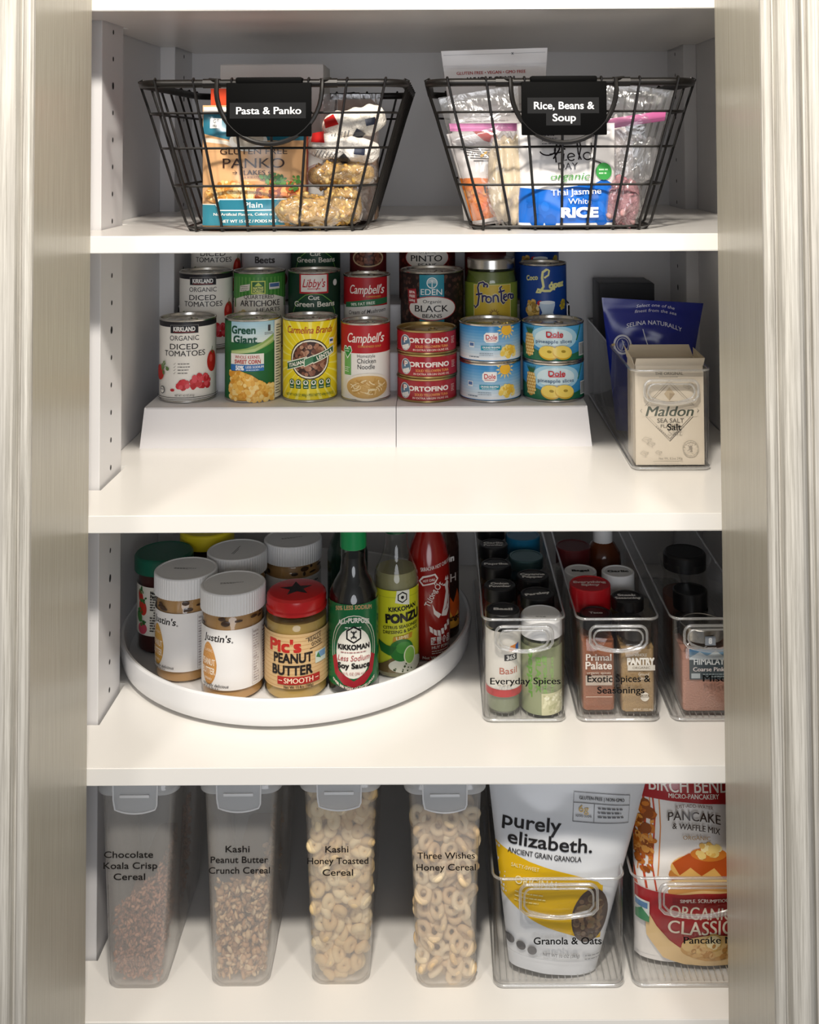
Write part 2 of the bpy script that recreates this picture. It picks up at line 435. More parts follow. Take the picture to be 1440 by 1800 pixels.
# ================================================================ wire baskets
def basket(x, y, label, lines_):
    """x, y = centre of the front of the rim; z = shelf"""
    t = thing('wire_basket', label, 'basket', x, y, ZA, 0, 'black wire baskets on the top shelf')
    hx, dp, zr = 146.0, 318.0, 163.0
    bx, by0, by1, zb = 99.0, 24.0, 276.0, 3.0
    def sec(f, r=26):     # f = 0 at floor .. 1 at rim
        return rrect(bx + (hx - bx) * f, ((by1 + (dp - by1) * f) - by0 * (1 - f)) / 2, r, 6, 0, ((by1 + (dp - by1) * f) + by0 * (1 - f)) / 2)
    bm = nb(); tube(bm, [(p[0], p[1], zr) for p in sec(1, 30)], 4.5, 12, True); link('rim', bm, M_BLACKWIRE, t)
    bm = nb()
    for f in (0.01, 0.30, 0.56, 0.80):
        tube(bm, [(p[0], p[1], zb + (zr - zb) * f) for p in sec(f, 26)], 1.5, 6, True)
    def up(fx, side):    # a bent wire: rim -> floor -> rim on the other side
        pts = []
        for f in (1.0, 0.8, 0.56, 0.3, 0.03):
            w = bx + (hx - bx) * f; y0 = by0 * (1 - f); y1 = by1 + (dp - by1) * f; z = zb + (zr - zb) * f
            pts.append((fx * w, y0 - 1.8, z) if side == 'f' else (-w - 1.8, y0 + (y1 - y0) * fx, z))
        back = []
        for q in pts[::-1]:
            f = (q[2] - zb) / (zr - zb); y0 = by0 * (1 - f); y1 = by1 + (dp - by1) * f
            back.append((q[0], y1 + 1.8, q[2]) if side == 'f' else (-q[0], q[1], q[2]))
        i0, i1 = pts[-1], back[0]
        hook = lambda q, dx, dy: [(q[0] - dx * 5, q[1] - dy * 5, q[2] + 1), (q[0] - dx * 2, q[1] - dy * 2, q[2] + 5.5), (q[0] + dx * 2.2, q[1] + dy * 2.2, q[2] + 4)]
        d = (0, -1) if side == 'f' else (-1, 0)
        tube(bm, hook(pts[0], *d) + pts[1:-1] + [(i0[0], i0[1], i0[2] + 4), (i0[0] - d[0] * 5, i0[1] - d[1] * 5, zb - 1.5), (i1[0] + d[0] * 5, i1[1] + d[1] * 5, zb - 1.5)] + back[:-1] + hook(back[-1], -d[0], -d[1])[::-1], 1.5, 6)
    for i in range(7): up(-0.86 + 1.72 * i / 6, 'f')
    for i in range(7): up(0.08 + 0.84 * i / 6, 's')
    link('wire_grid', bm, M_BLACKWIRE, t)
    for sgn, yy, dy in ((-1, -6, -1), (1, dp + 6, 1)):
        bm = nb()
        pts = [(-56, yy - dy * 5, zr + 4), (-48, yy, zr + 4)] + [(55 * math.cos(a), yy, zr - 2 + 60 * math.sin(a)) for a in [PI + PI * i / 24 for i in range(25)]][1:-1] + [(48, yy, zr + 4), (56, yy - dy * 5, zr + 4)]
        pts = [(-66, yy - dy * 6, zr + 3.5), (-57, yy, zr + 3)] + [(57 * math.cos(a), yy + dy * 3, zr - 6 + 60 * math.sin(a)) for a in [PI * 1.02 + PI * 0.96 * i / 24 for i in range(25)]] + [(57, yy, zr + 3), (66, yy - dy * 6, zr + 3.5)]
        tube(bm, pts, 2.7, 8)
        for sx in (-1, 1):
            tube(bm, [(sx * 54, 0 if sgn < 0 else dp, zr), (sx * 73, 0 if sgn < 0 else dp, zr)], 5.4, 10)
        link('handle', bm, M_BLACKWIRE, t)
    bm = nb(); P = pm('black_clip_plastic', '#060606', 0.65, 0, 0.06)
    box(bm, -46, 46, -11.5, -9, 105, 163, 1.2)
    box(bm, -36, 36, -12, 6.5, 162, 169, 2.0)
    box(bm, -36, 36, 5, 7.5, 146, 168, 1.0)
    c = link('label_clip', bm, P, t)
    a = Art('matte')
    for (s, v, w) in lines_:
        a.rect(-w / 2 - 7, v - 8.5, w / 2 + 5, v + 8.5, '#0d0d0e')
    for (s, v, w) in lines_: a.text(s, 0, v, 7.6, '#f4f4f4', w, 0.016)
    a.build('sticker', plane(-11.6), c)
    return t
basket(-184, 22, 'black wire basket holding pasta and breadcrumb packs, left on the top shelf', [('Pasta & Panko', 133, 70)])
basket(134, 22, 'black wire basket holding rice and zip bags, right on the top shelf', [('Rice, Beans &', 137, 65), ('Soup', 124, 25)])

# ---------------------------------------------------------------- pouches and bags
def pouch(name, label, cat, x, y, z, w, h, d, col, art=None, rz=0.0, rx=0.0, ry=0.0, fin='film', p=2.2, wr=0.8, mat=None, group=None, taper=0.0, seed=1, base_r=0.0, seal=8):
    """stand-up pouch: origin at the middle of its base; p shapes how the belly tapers to the top seal"""
    rnd = random.Random(seed); ph = [rnd.uniform(0, 6.28) for _ in range(8)]
    def th(u, v):
        a = max(0.0, 1 - (abs(2 * u / w)) ** 2.6) ** 0.55; q = min(1, max(0, v / (h - seal))); g = max(0.0, 1 - q ** p) ** 0.8 if v < h - seal else 0.0
        g *= 0.72 + 0.28 * min(1, v / (0.25 * h))
        n = wr * (math.sin(u * 0.09 + v * 0.05 + ph[0]) + 0.6 * math.sin(u * 0.17 - v * 0.11 + ph[1]) + 0.5 * math.sin(v * 0.23 + u * 0.05 + ph[2]))
        return d / 2 * a * g + 0.5 + n * a * (0.35 + 0.65 * g)
    wd = lambda v: 1 - taper * (v / h)
    sway = lambda u, v: 1.5 * wr * math.sin(v * 0.035 + ph[3]) * (v / h)
    def pos(u, v, o, s):
        return (u * wd(v), -s * (th(u, v) + o) + sway(u, v), v)
    t = thing(name, label, cat, x, y, z, rz, group, rx, ry)
    nu, nv = 26, 30
    bm = nb()
    g = {}
    for s in (1, -1):
        for i in range(nu + 1):
            for j in range(nv + 1):
                u = -w / 2 + w * i / nu; v = h * j / nv
                if s < 0 and i in (0, nu): g[s, i, j] = g[1, i, j]; continue
                g[s, i, j] = bm.verts.new(pos(u, v, 0, s) if i not in (0, nu) else (u * wd(v), sway(u, v), v))
        for i in range(nu):
            for j in range(nv):
                q = (g[s, i, j], g[s, i + 1, j], g[s, i + 1, j + 1], g[s, i, j + 1])
                bm.faces.new(q if s > 0 else q[::-1])
    for j in (0, nv):
        for i in range(nu):
            q = [g[1, i, j], g[1, i + 1, j], g[-1, i + 1, j], g[-1, i, j]]; q = list(dict.fromkeys(q))
            if len(q) > 2: bm.faces.new(q if j else q[::-1])
    link('pouch_body' if not mat else 'bag_film', bm, mat or ink(col, fin), t, 60)
    if art:
        k = w / 2 * taper / h
        art.clip([((w / 2 - 0.3, 0), (1, k)), ((-w / 2 + 0.3, 0), (-1, k)), ((0, h - 0.3), (0, 1)), ((0, 0.4), (0, -1))])
        art.build('print', lambda u, v, o: pos(u / wd(v), v, o * 2.2 + 0.35, 1), t, w / 34, h / 44)
    return t
def carton(name, label, cat, x0, x1, y0, y1, z0, z1, col, art=None, group=None, rz=0.0, fin='paper'):
    cx, cy = (x0 + x1) / 2, (y0 + y1) / 2
    t = thing(name, label, cat, cx, cy, z0, rz, group)
    hx, hy, hh = (x1 - x0) / 2, (y1 - y0) / 2, z1 - z0
    bm = nb(); box(bm, -hx, hx, -hy, hy, 0, hh, 1.0)
    link('carton_body', bm, ink(col, fin), t)
    bm = nb(); box(bm, -hx + 0.6, hx - 0.6, -hy + 0.6, hy * 0.1, hh, hh + 0.7, 0.2); link('flap', bm, ink(col, fin), t)
    if art: art.build('print', plane(-hy - 0.15), t)
    return t
def lumps(name, parent, cx, cy, cz, sx, sy, sz, n, r, mats, seed=2, flat=0.8, kind=True):
    """a heap of small pieces packed in a box"""
    rnd = random.Random(seed); bm = nb()
    for _ in range(n):
        q = Vector((cx + rnd.uniform(-sx, sx), cy + rnd.uniform(-sy, sy), cz + rnd.uniform(-sz, sz))); rr = rnd.uniform(*r)
        mtx = Matrix.Translation(q) @ Matrix.Rotation(rnd.uniform(0, 6), 4, Vector((rnd.random() + .01, rnd.random(), rnd.random())).normalized()) @ Matrix.Diagonal((rr, rr * flat, rr * rnd.uniform(0.6, 1), 1))
        v = bmesh.ops.create_icosphere(bm, subdivisions=1, radius=1, matrix=mtx)['verts']
        k = rnd.randrange(len(mats))
        for f in {f for a in v for f in a.link_faces}: f.material_index = k
    o = link(name, bm, mats, parent, 80)
    if kind: o['kind'] = 'stuff'
    return o
def packet(name, label, cat, x, y, z, w, h, d, inner, group=None, rz=0.0, rx=0.0, ry=0.0, art=None, seed=1, film=True, bmp=0.9, n=0, cols=('#c9a45c',), r=(3, 6)):
    """a pillow pack lying or leaning: film with a crimped seal at both ends and food inside"""
    rnd = random.Random(seed); ph = [rnd.uniform(0, 6.28) for _ in range(6)]
    t = thing(name, label, cat, x, y, z, rz, group, rx, ry)
    def surf(i, j, nu, nv, k):
        u = -1 + 2 * i / nu; a = 2 * PI * j / nv
        e = max(0.0, 1 - abs(u) ** 3.2) ** 0.6 * k
        wob = 1 + 0.09 * math.sin(5 * a + ph[0] + 4 * u) + 0.06 * math.sin(9 * u + 3 * a + ph[1]) + 0.05 * math.sin(14 * u - 4 * a + ph[2])
        return (u * w / 2 * (0.90 if k < 1 else 1), math.cos(a) * (d / 2 * e * wob + 0.3), h / 2 + math.sin(a) * (h / 2 * (e * 0.72 + 0.28 * k) * wob))
    def shell(k, m, nm):
        bm = nb(); nu, nv = 36, 28
        rows = [[bm.verts.new(surf(i, j, nu, nv, k)) for j in range(nv)] for i in range(nu + 1)]
        for i in range(nu):
            for j in range(nv): bm.faces.new((rows[i][j], rows[i][(j + 1) % nv], rows[i + 1][(j + 1) % nv], rows[i + 1][j]))
        bm.faces.new(rows[0][::-1]); bm.faces.new(rows[-1])
        return link(nm, bm, m, t, 70)
    if film: shell(1.0, M_FILM, 'wrapper')
    if inner: shell(0.9, inner if not isinstance(inner, str) else pm('food_' + inner.strip('#'), inner, 0.6, bump=(260, bmp, 0.004)), 'contents' if film else 'wrapper')
    if n:
        bm = nb(); ms = [pm('food_' + c.strip('#'), c, 0.6) for c in cols]
        for q in range(n):
            i = rnd.uniform(6, 30); j = rnd.uniform(0, 28); p0 = Vector(surf(i, j, 36, 28, 0.9)); rr = rnd.uniform(*r)
            v = bmesh.ops.create_icosphere(bm, subdivisions=1, radius=1, matrix=Matrix.Translation(p0) @ Matrix.Rotation(rnd.uniform(0, 6), 4, 'Y') @ Matrix.Diagonal((rr, rr * .35, rr * rnd.uniform(.4, .8), 1)))['verts']
            k = rnd.randrange(len(ms))
            for f in {f for a in v for f in a.link_faces}: f.material_index = k
        o = link('food_piece', bm, ms, t, 80); o['kind'] = 'stuff'
    if art: art.build('print', lambda u, v, o: (u, -(d / 2 * max(0.0, 1 - abs(2 * u / w) ** 3.2) ** 0.6 * math.sqrt(max(0.02, 1 - ((v - h / 2) / (h / 2)) ** 2)) + 1.6 + o), v), t, 5, 4)
    return t
# ================================================================ top shelf: what the baskets hold
a = Art('film'); W_, H_ = 114, 134
a.rect(-57, 0, 57, H_, '#d8a878')
a.rect(-57, 96, 57, H_, '#2d7186').poly([(-57, 96), (-57, 104), (-24, 96), (0, 84), (-57, 84)], '#d8a878').poly([(-57, 100), (-30, 96), (-10, 88), (-12, 84), (-32, 92), (-57, 95)], '#efe3d2')
a.rect(-57, 127, 57, H_, '#e8e4de').rect(-49, 110, -36, 121, '#f2f0ea').text('GF', -42.5, 118, 4, '#20303c').text('FREE', -42.5, 112.5, 2.4, '#20303c')
a.ell(-6, 96, 21, 12, '#f4efe6').ell(-6, 98, 17, 9, '#e2d6c4')
a.text('GLUTEN FREE', 0, 84, 6.2, '#3a241c', 74, 0.004).text('PANKO', 0, 71, 10.5, '#3a241c', 68, 0.0)
a.text('FLAKES', -1, 60.5, 5.0, '#3a241c', 28, 0.02)
for s in (-1, 1): a.line([(s * 22 - 1, 60.5), (s * 17 - 1, 60.5)], 0.7, '#3a241c').line([(s * 19.5 - 1, 62.5), (s * 17 - 1, 60.5), (s * 19.5 - 1, 58.5)], 0.7, '#3a241c')
a.lines(-1, 55.5, 26, 1, 2, 1.0, '#5a4034')
a.ell(0, 36, 56, 15, '#b98a58').blobs(inell(-22, 38, 30, 13), 170, (1.5, 4), ['#eabf7c', '#d79a4c', '#f1d49c', '#c07f38', '#e3ad62'], 0.35).blobs(inell(27, 36, 26, 13), 120, (2, 4.5), ['#a5562b', '#8f4220', '#c8763d', '#7c3a1c', '#d79a55'], 0.5)
a.blobs(inell(22, 53, 17, 6), 46, (1.2, 3), ['#3f6d32', '#557f3a', '#2f5a2a'], 0.4).blobs(inell(44, 49, 7, 9), 22, (1.2, 2.8), ['#3f6d32', '#557f3a'], 0.4)
a.rect(-57, 2, 57, 25, '#2f7b8d').line([(-57, 25.5), (57, 25.5)], 0.9, '#efe6d8')
hx_ = [(-33, 19), (-37, 25), (-33, 31), (33, 31), (37, 25), (33, 19)]
a.poly([(-42, 25), (-38, 31.7), (38, 31.7), (42, 25), (38, 18.3), (-38, 18.3)], '#e9efe9').poly([(-40.5, 25), (-37, 30.5), (37, 30.5), (40.5, 25), (37, 19.5), (-37, 19.5)], '#2c7589')
a.text('Plain', 0, 24.8, 6, '#f3f1ea', 20, 0.004).text('No Artificial Flavors, Colors or Preservatives', 4, 14.5, 3.0, '#f3f1ea', 96, 0.012).text('NET WT 15 OZ / POIDS NET 425 g', 1, 6.8, 3.2, '#f3f1ea', 74, 0.02)
pouch('breadcrumb_pouch', 'peach and teal pouch of gluten free panko at the front of the left wire basket', 'pouch', -209, 70, ZA + 5, 116, 136, 38, '#d8a878', a, 0.1, p=5, wr=0.7, seal=5)
a = Art('paper'); a.rect(-55, 0, 55, 158, '#dd4a22').text('RS', 47, 88, 9, '#b83418', 15, 0.03).rect(30, 146, 34, 150, '#c03a1a')
carton('pasta_carton', 'orange-red carton standing behind the peach panko pouch', 'box', -267, -157, 108, 140, ZA + 4, 66, '#dd4a22', a)
carton('pasta_carton', 'tall plain light grey carton sticking up at the back of the left basket', 'box', -276, -146, 205, 285, ZA + 4, 102, '#cfcdca', None)
a = Art('paper'); a.rect(-24, 0, 24, 148, '#7b6048')
a.text('Manufactured', -16, 85, 3.6, '#2c2018', 62, 0.01, rot=90).lines(-4, 120, 5, 16, 3.2, 1.2, '#2c2018').ell(14, 124, 8, 15, '#8d7136').text('Maccheroni', 3, 92, 3.2, '#2c2018', 36, 0.004, 0.2, 90).lines(13, 96, 8, 12, 3, 1, '#3a2c20')
carton('pasta_carton', 'brown carton with sideways print at the back right of the left basket', 'box', -126, -78, 182, 225, ZA + 4, 53, '#7b6048', a)
pouch('clear_bag', 'clear plastic bag with a curved open top in front of the brown carton', 'bag', -108, 150, ZA + 5, 58, 152, 26, '#ffffff', None, 0.05, mat=M_FILM, seed=5, p=4, taper=-0.3)
RC = ['#c7a052', '#b58a3c', '#d8b970', '#a87c34']
def ramen(label, *k, **q): packet('noodle_packet', label, 'packet', *k, '#bd9650', 'gold noodle packets in the left basket', n=150, cols=RC, r=(2.5, 5), **q)
ramen('clear crinkled packet of golden noodles at the bottom front, beside the panko pouch', -152, 62, ZA + 5, 84, 36, 44, ry=0.1, seed=3)
ramen('clear packet of golden noodles in the bottom right corner of the left basket', -108, 72, ZA + 6, 50, 42, 46, ry=-0.15, seed=4)
ramen('clear packet of golden noodles lying under the white packets in the left basket', -112, 84, ZA + 47, 84, 30, 42, ry=-0.05, seed=6)
def wp(dx):
    a = Art('film'); a.poly([(-38 + dx, 20), (-22 + dx, 21), (-26 + dx, 34), (-38 + dx, 30)], '#b3201f').poly([(-5, 4), (3, 12), (11, 4), (3, -1)], '#20242e').rect(14, 12, 26, 20, '#23283a')
    for i in range(6): a.line([(-30 + i * 4, 4), (-26 + i * 4, 12)], 0.8, '#4a4c55')
    return a
packet('snack_packet', 'white and red packet lying on the golden noodle packets in the left basket', 'packet', -112, 82, ZA + 75, 92, 34, 40, '#e8e2da', 'white and red packets in the left basket', ry=0.12, art=wp(2), seed=8, film=False)
packet('snack_packet', 'white packet with red corner, topmost of the pile in the left basket', 'packet', -94, 88, ZA + 102, 82, 38, 36, '#e9e2d6', 'white and red packets in the left basket', ry=-0.22, art=wp(6), seed=9, film=False)
# right basket
a = Art('film'); a.rect(-72, 0, 72, 206, '#dcd8d6').line([(-62, 200.5), (62, 200.5)], 0.5, '#8d8a8a').text('x', 22, 201, 4, '#222222', None, 0.02)
a.rect(-64, 186, 64, 187, '#c5c1c0').rect(-64, 184, 64, 184.6, '#c8c4c3').rect(-64, 187.5, 64, 188, '#c5c1c0').text('GLUTEN FREE • VEGAN • GMO FREE', -5, 178, 3.8, '#a32a2a', 84, 0.02).text('WHOLE GRAIN', -6, 169.5, 5.5, '#1f1d1f', 58, 0.04).lines(-5, 150, 70, 8, 6, 2, '#c5bfbe')
pouch('grain_pouch', 'tall white resealable pouch standing up at the back of the right basket', 'pouch', 73, 158, ZA + 5, 88, 206, 34, '#dcd8d6', a, 0.03, 0.0, -0.03, p=3, wr=0.8, seal=26, seed=2, taper=-0.48)
# left zip bag with an orange grain bag inside
a = Art('film'); a.rect(-33, 0, 33, 108, '#e6e1de').poly([(-33, 4), (33, 4), (33, 50), (12, 46), (-8, 52), (-33, 56)], '#e0771f').poly([(-4, 108), (22, 108), (26, 82), (8, 92)], '#bf2328')
for i in range(6): a.line([(-24 + 3 * i, 92 - i * 4), (-4 + 3 * i, 84 - i * 3.2), (12 + 2 * i, 80 - i * 3.4)], 1.1, '#1d1717')
for i in range(5): a.ell(2 + i * 4.4, 76 + (i % 2) * 2, 2.6, 1.5, '#c69a3a', 25)
a.blobs(inrect(-30, 6, 30, 44), 50, (2, 5), ['#ef8b2c', '#d8651a', '#f0a04a'], 0.4).text('BR', 4, 38, 9, '#2a1408', 16, 0.03)
pouch('grain_bag', 'orange and white grain bag in the left corner of the right basket', 'bag', 61, 104, ZA + 8, 48, 108, 30, '#e6e1de', a, 0.05, 0.0, -0.2, p=4, wr=1.2, seed=11, taper=-0.35)
def zipbag(label, x, y, z, w, h, d, zv, col, rz=0, ry=0, seed=1, zh=9, taper=0.0, tilt=0.0):
    t = pouch('zip_bag', label, 'zip bag', x, y, z, w, h, d, '#ffffff', None, rz, 0.02, ry, mat=M_FILM, seed=seed, p=2.5, wr=1.8, taper=taper, group='pink-zipped clear bags in the right basket')
    bm = nb(); box(bm, -w / 2 + 1, w / 2 - 1, -d * 0.22 - 2.4, -d * 0.22 - 1.2, zv, zv + zh, 0.4); box(bm, -w / 2 + 1, w / 2 - 1, -d * 0.22 - 2.9, -d * 0.22 - 2.4, zv + zh * 0.3, zv + zh * 0.45, 0.1)
    k = 1 - taper * zv / h
    for q in bm.verts: q.co.x *= k; q.co.z -= q.co.x * tilt
    link('zipper', bm, pm('pink_zipper_' + col.strip('#'), col, 0.3), t)
    return t
zipbag('clear bag with pink zipper round the orange grain bag, left in the right basket', 68, 84, ZA + 8, 58, 150, 44, 104, '#d07fae', 0.03, -0.16, 21, 9, -0.6, 0.16)
packet('flour_bag', 'clear bag of pale cream flour between the orange bag and the rice', 'bag', 78, 74, ZA + 5, 52, 104, 34, '#dfcba8', None, art=None, seed=12, bmp=0.12)
a = Art('film'); a.rect(-54, 0, 54, 112, '#ece8e6')
a.poly([(-54, 3), (54, 3), (54, 44), (40, 52), (28, 46), (6, 44), (-20, 40), (-54, 42)], '#1a66c4').blobs(inrect(-50, 4, 50, 36), 16, (4, 9), ['#2272d2', '#155cb4'], 0.4)
K = '#2a2427'
a.line(arcpts(-22, 84, 9, 6, PI * 1.1, PI * 2.2, 10), 1.5, K).line([(-13, 70), (-14, 84), (-10, 93), (-7, 92), (-9, 84), (-16, 74)], 1.6, K).line([(-20, 79), (-4, 82)], 1.4, K).line([(-4, 80), (-5, 72), (-1, 73)], 1.4, K).ell(-3, 85, 1, 1, K)
a.line(arcpts(4, 76, 4, 4, 0.3, PI * 1.8, 14), 1.4, K).line([(12, 73), (15, 86), (14, 94), (11, 92), (12, 80), (15, 73)], 1.4, K).line([(0.5, 75.6), (8, 77)], 1.2, K).line(arcpts(22, 77, 4.5, 4, 0, PI * 2, 16), 1.4, K).line([(27, 92), (27, 76), (29, 72), (35, 70), (42, 66)], 1.4, K)
a.text('DAY', 0, 66, 7.5, K, 22, 0.005).text('organic', 2, 55, 7.5, '#4c8a4a', 44, 0.008, 0.25)
a.ell(40, 60, 9.5, 9.5, '#3f9a4d').lines(40, 62, 12, 2, 4, 1.6, '#bfe0c0')
a.text('Thai Jasmine', 8, 38, 6.6, '#f3f3f3', 56, 0.012, 0, 2).text('White', 12, 27.5, 6, '#f3f3f3', 26, 0.004).text('RICE', 12, 15, 10, '#ffffff', 42, 0.045)
a.lines(-18, 106, 20, 7, 3, 1.0, '#77747a').lines(30, 108, 18, 4, 3, 1.0, '#77747a')
pouch('rice_bag', 'white and blue bag of jasmine rice at the front of the right basket', 'bag', 142, 66, ZA + 5, 110, 114, 46, '#ece8e6', a, 0.0, p=3, wr=1.4, seed=13)
zipbag('clear bag with pink zipper slanting up over the right rim of the right basket', 197, 92, ZA + 8, 64, 156, 44, 108, '#c9639a', -0.06, 0.13, 22, 12, -0.62, -0.28)
packet('grain_packet', 'pale packet inside the slanting pink-zipped bag', 'packet', 198, 100, ZA + 6, 58, 122, 32, '#ddd5d2', None, seed=15, film=False)
packet('bean_packet', 'crumpled clear packet of pink beans in the right corner of the right basket', 'packet', 202, 62, ZA + 5, 48, 54, 34, '#9d6a70', None, seed=16, n=60, cols=['#a8737a', '#b98a88', '#8c5660'], r=(3, 5))
packet('film_wrap', 'crumpled empty clear wrap above the packet of pink beans', 'wrapper', 216, 72, ZA + 52, 42, 54, 26, None, None, seed=17, ry=0.3)

# ================================================================ second shelf: riser and cans
def riser(label, x0, x1, sl, sr):
    """three steps; sl / sr: a flared side wall on the left / right end"""
    t = thing('stepped_riser', label, 'riser', (x0 + x1) / 2, 252, ZB, 0, 'white three-step can risers')
    hx = (x1 - x0) / 2
    pr = [(0, 0), (0, 50), (1.2, 51.7), (3, 52), (89, 52), (90, 53), (90, 102), (91.2, 103.7), (93, 104), (179, 104), (180, 105), (180, 154), (181.2, 155.7), (183, 156), (280, 156)]
    th = 3.0
    inn = [(3, 0), (3, 49), (93, 49), (93, 101), (183, 101), (183, 153), (280, 153)]
    bm = nb()
    L = [bm.verts.new((-hx, y, z)) for y, z in pr]; R = [bm.verts.new((hx, y, z)) for y, z in pr]
    for i in range(len(pr) - 1): bm.faces.new((L[i], R[i], R[i + 1], L[i + 1]))
    L2 = [bm.verts.new((-hx, y, z)) for y, z in inn]; R2 = [bm.verts.new((hx, y, z)) for y, z in inn]
    for i in range(len(inn) - 1): bm.faces.new((R2[i], L2[i], L2[i + 1], R2[i + 1]))
    for A, B in ((L, L2), (R, R2)): bm.faces.new(A + B[::-1])
    link('steps', bm, M_RISER, t, 30)
    for s, on in ((-1, sl), (1, sr)):
        if not on: continue
        bm = nb(); m = [(0.2, 0), (0.2, 51.8), (90, 52), (90, 104), (180, 104), (180, 156), (280, 156), (280, 0)]
        f = s * 6.0
        for q in ((0,), (1,)): pass
        A = [bm.verts.new((s * hx + (f * (1 - z / 52) if z <= 52 and i < 2 else 0), y, z)) for i, (y, z) in enumerate(m)]
        B = [bm.verts.new((s * (hx - 2.4), y, z)) for y, z in m]
        bm.faces.new(A if s > 0 else A[::-1]); bm.faces.new(B[::-1] if s > 0 else B)
        for i in range(8): bm.faces.new((A[i], A[(i + 1) % 8], B[(i + 1) % 8], B[i]))
        bmesh.ops.recalc_face_normals(bm, faces=bm.faces[:])
        link('end_wall', bm, M_RISER, t, 30)
riser('left half of the white three-step riser, under the tomato cans', -382, -58.4, True, False)
riser('right half of the white three-step riser, under the red tuna tins', -57.6, 188, False, True)

def can(name, label, x, y, z, R, h, art, base, group=None, turn=0.0, tabbed=True, metal=None, rim=3.2, cat='can'):
    rz = face_cam(x, y) + turn
    t = thing(name, label, cat, x, y, z, rz, group)
    m = metal or M_STEEL
    link('can_body', lathe([(0, 1.6), (R - 4, 1.6), (R - 2.2, 0.2), (R, 0), (R + .7, 0.9), (R + .7, 2.4), (R - .2, rim), (R - .2, h - rim), (R + .7, h - 2.4), (R + .9, h - 1.0), (R + .3, h - 0.1), (R - .8, h), (R - 1.8, h - .8), (R - 2.4, h - 4.2)], 56), m, t)
    ld = link('lid', lathe([(R - 2.3, h - 4.0), (R - 5, h - 4.4), (R - 6, h - 3.4), (R - 8, h - 3.4), (R - 9, h - 4.2), (R * .45, h - 4.2), (R * .42, h - 3.6), (0, h - 3.7)], 48), m, t)
    if tabbed:
        bm = nb(); pts = [(0.22 * R + 5.5 * math.cos(q), 8.5 * math.sin(q)) for q in (2 * PI * i / 20 for i in range(20))]
        tube(bm, [(px * 0.9, py - R * .35, h - 2.2) for px, py in pts], 1.3, 6, True)
        box(bm, .22 * R - 5, .22 * R + 4, -R * .35 - 16, -R * .35 - 8, h - 3.2, h - 1.6, 0.6)
        link('pull_tab', bm, m, ld)
    art.L = 0
    b = Art(art.fin)      # full-round background first
    if isinstance(base, str): base = [(rim, h - rim, base)]
    for v0, v1, c in base: b.face([(-PI * R, v0), (PI * R, v0), (PI * R, v1), (-PI * R, v1)], c, 0)
    tmp = bpy.data.meshes.new('t'); art.bm.to_mesh(tmp)
    mp = [b.mi(mm) for mm in art.m]
    n0 = len(b.bm.faces); b.bm.from_mesh(tmp); bpy.data.meshes.remove(tmp); b.bm.faces.ensure_lookup_table()
    for i in range(n0, len(b.bm.faces)): b.bm.faces[i].material_index = mp[b.bm.faces[i].material_index]
    b.build('paper_label', cyl(R + .25), t, R / 9)
    return t
def A_tomato(h=108, fin='paper'):
    a = Art(fin); a.rect(-23, 90.5, 15, 101.5, '#8d8a88').rect(-22.4, 91, 14.4, 101, '#1b1a20').text('KIRKLAND', -4, 96.3, 5.6, '#e9e7e4', 29, 0.03).line([(-18, 92.4), (10, 92.4)], 0.6, '#a02a2a')
    a.text('ORGANIC', -4, 84.5, 6.2, '#3a3738', 39, 0.002).text('DICED', -4.5, 73.4, 7.0, '#2a2728', 38, 0.006).text('TOMATOES', -4, 64.4, 7.0, '#2a2728', 57, 0.006)
    for i in range(4): a.line([(-18, 51 - i * 4), (-17, 50 - i * 4), (-15, 52.4 - i * 4)], 0.4, '#444').lines(-4, 51 - i * 4, 16, 1, 2, 1.1, '#6d6a68')
    a.ell(37, 51, 9.5, 14, '#b8281f').ell(34.5, 55, 3, 5, '#d2544a').line([(36, 64), (38, 70)], 1, '#4a6a35').poly([(30, 66), (35, 63), (43, 67), (38, 64), (40, 60), (35, 63)], '#4f7238')
    a.blobs(inell(12, 24, 24, 6), 30, (3, 5), ['#c8303a', '#b5242c', '#d6505a', '#c43a40'], 0.75).blobs(inell(16, 31, 14, 4), 16, (3, 5), ['#c8303a', '#d6505a', '#b5242c'], 0.75).ell(-19, 17, 3, 1.8, '#b5242c')
    a.ell(-43, 38, 10, 10, '#b8281f').blobs(inell(-31, 46, 6, 9), 14, (1, 3.5), ['#7c8f62', '#9aa886', '#5f7a48'], 0.25).ell(-36, 16, 4.6, 5, '#3b3a3a').ell(-36, 16, 3.6, 4, '#e8e4dc').text('USDA', -36, 17, 1.8, '#3b3a3a').text('NET WT 14.5 OZ (411g)', -3, 10.5, 2.6, '#55524f', 24, 0.01)
    a.rect(-60, 7, 60, 7.7, '#222').rect(-60, 4.6, 60, 5.3, '#222')
    return a
TB = [(3, 98.5, '#e8e4dc'), (98.5, 105, '#211f24')]
z1, z2, z3 = ZB + 52, ZB + 104, ZB + 156
can('food_can', 'white diced tomatoes can at the left end of the front step', -340, 312, z1, 37, 108, A_tomato(), TB, 'diced tomato cans')
can('food_can', 'white diced tomatoes can at the left end of the middle step', -334, 397, z2, 37, 108, A_tomato(), TB, 'diced tomato cans')
can('food_can', 'white diced tomatoes can on the back step, its top cut off by the shelf above', -338, 485, z3, 37, 108, A_tomato(), TB, 'diced tomato cans')
a = Art()
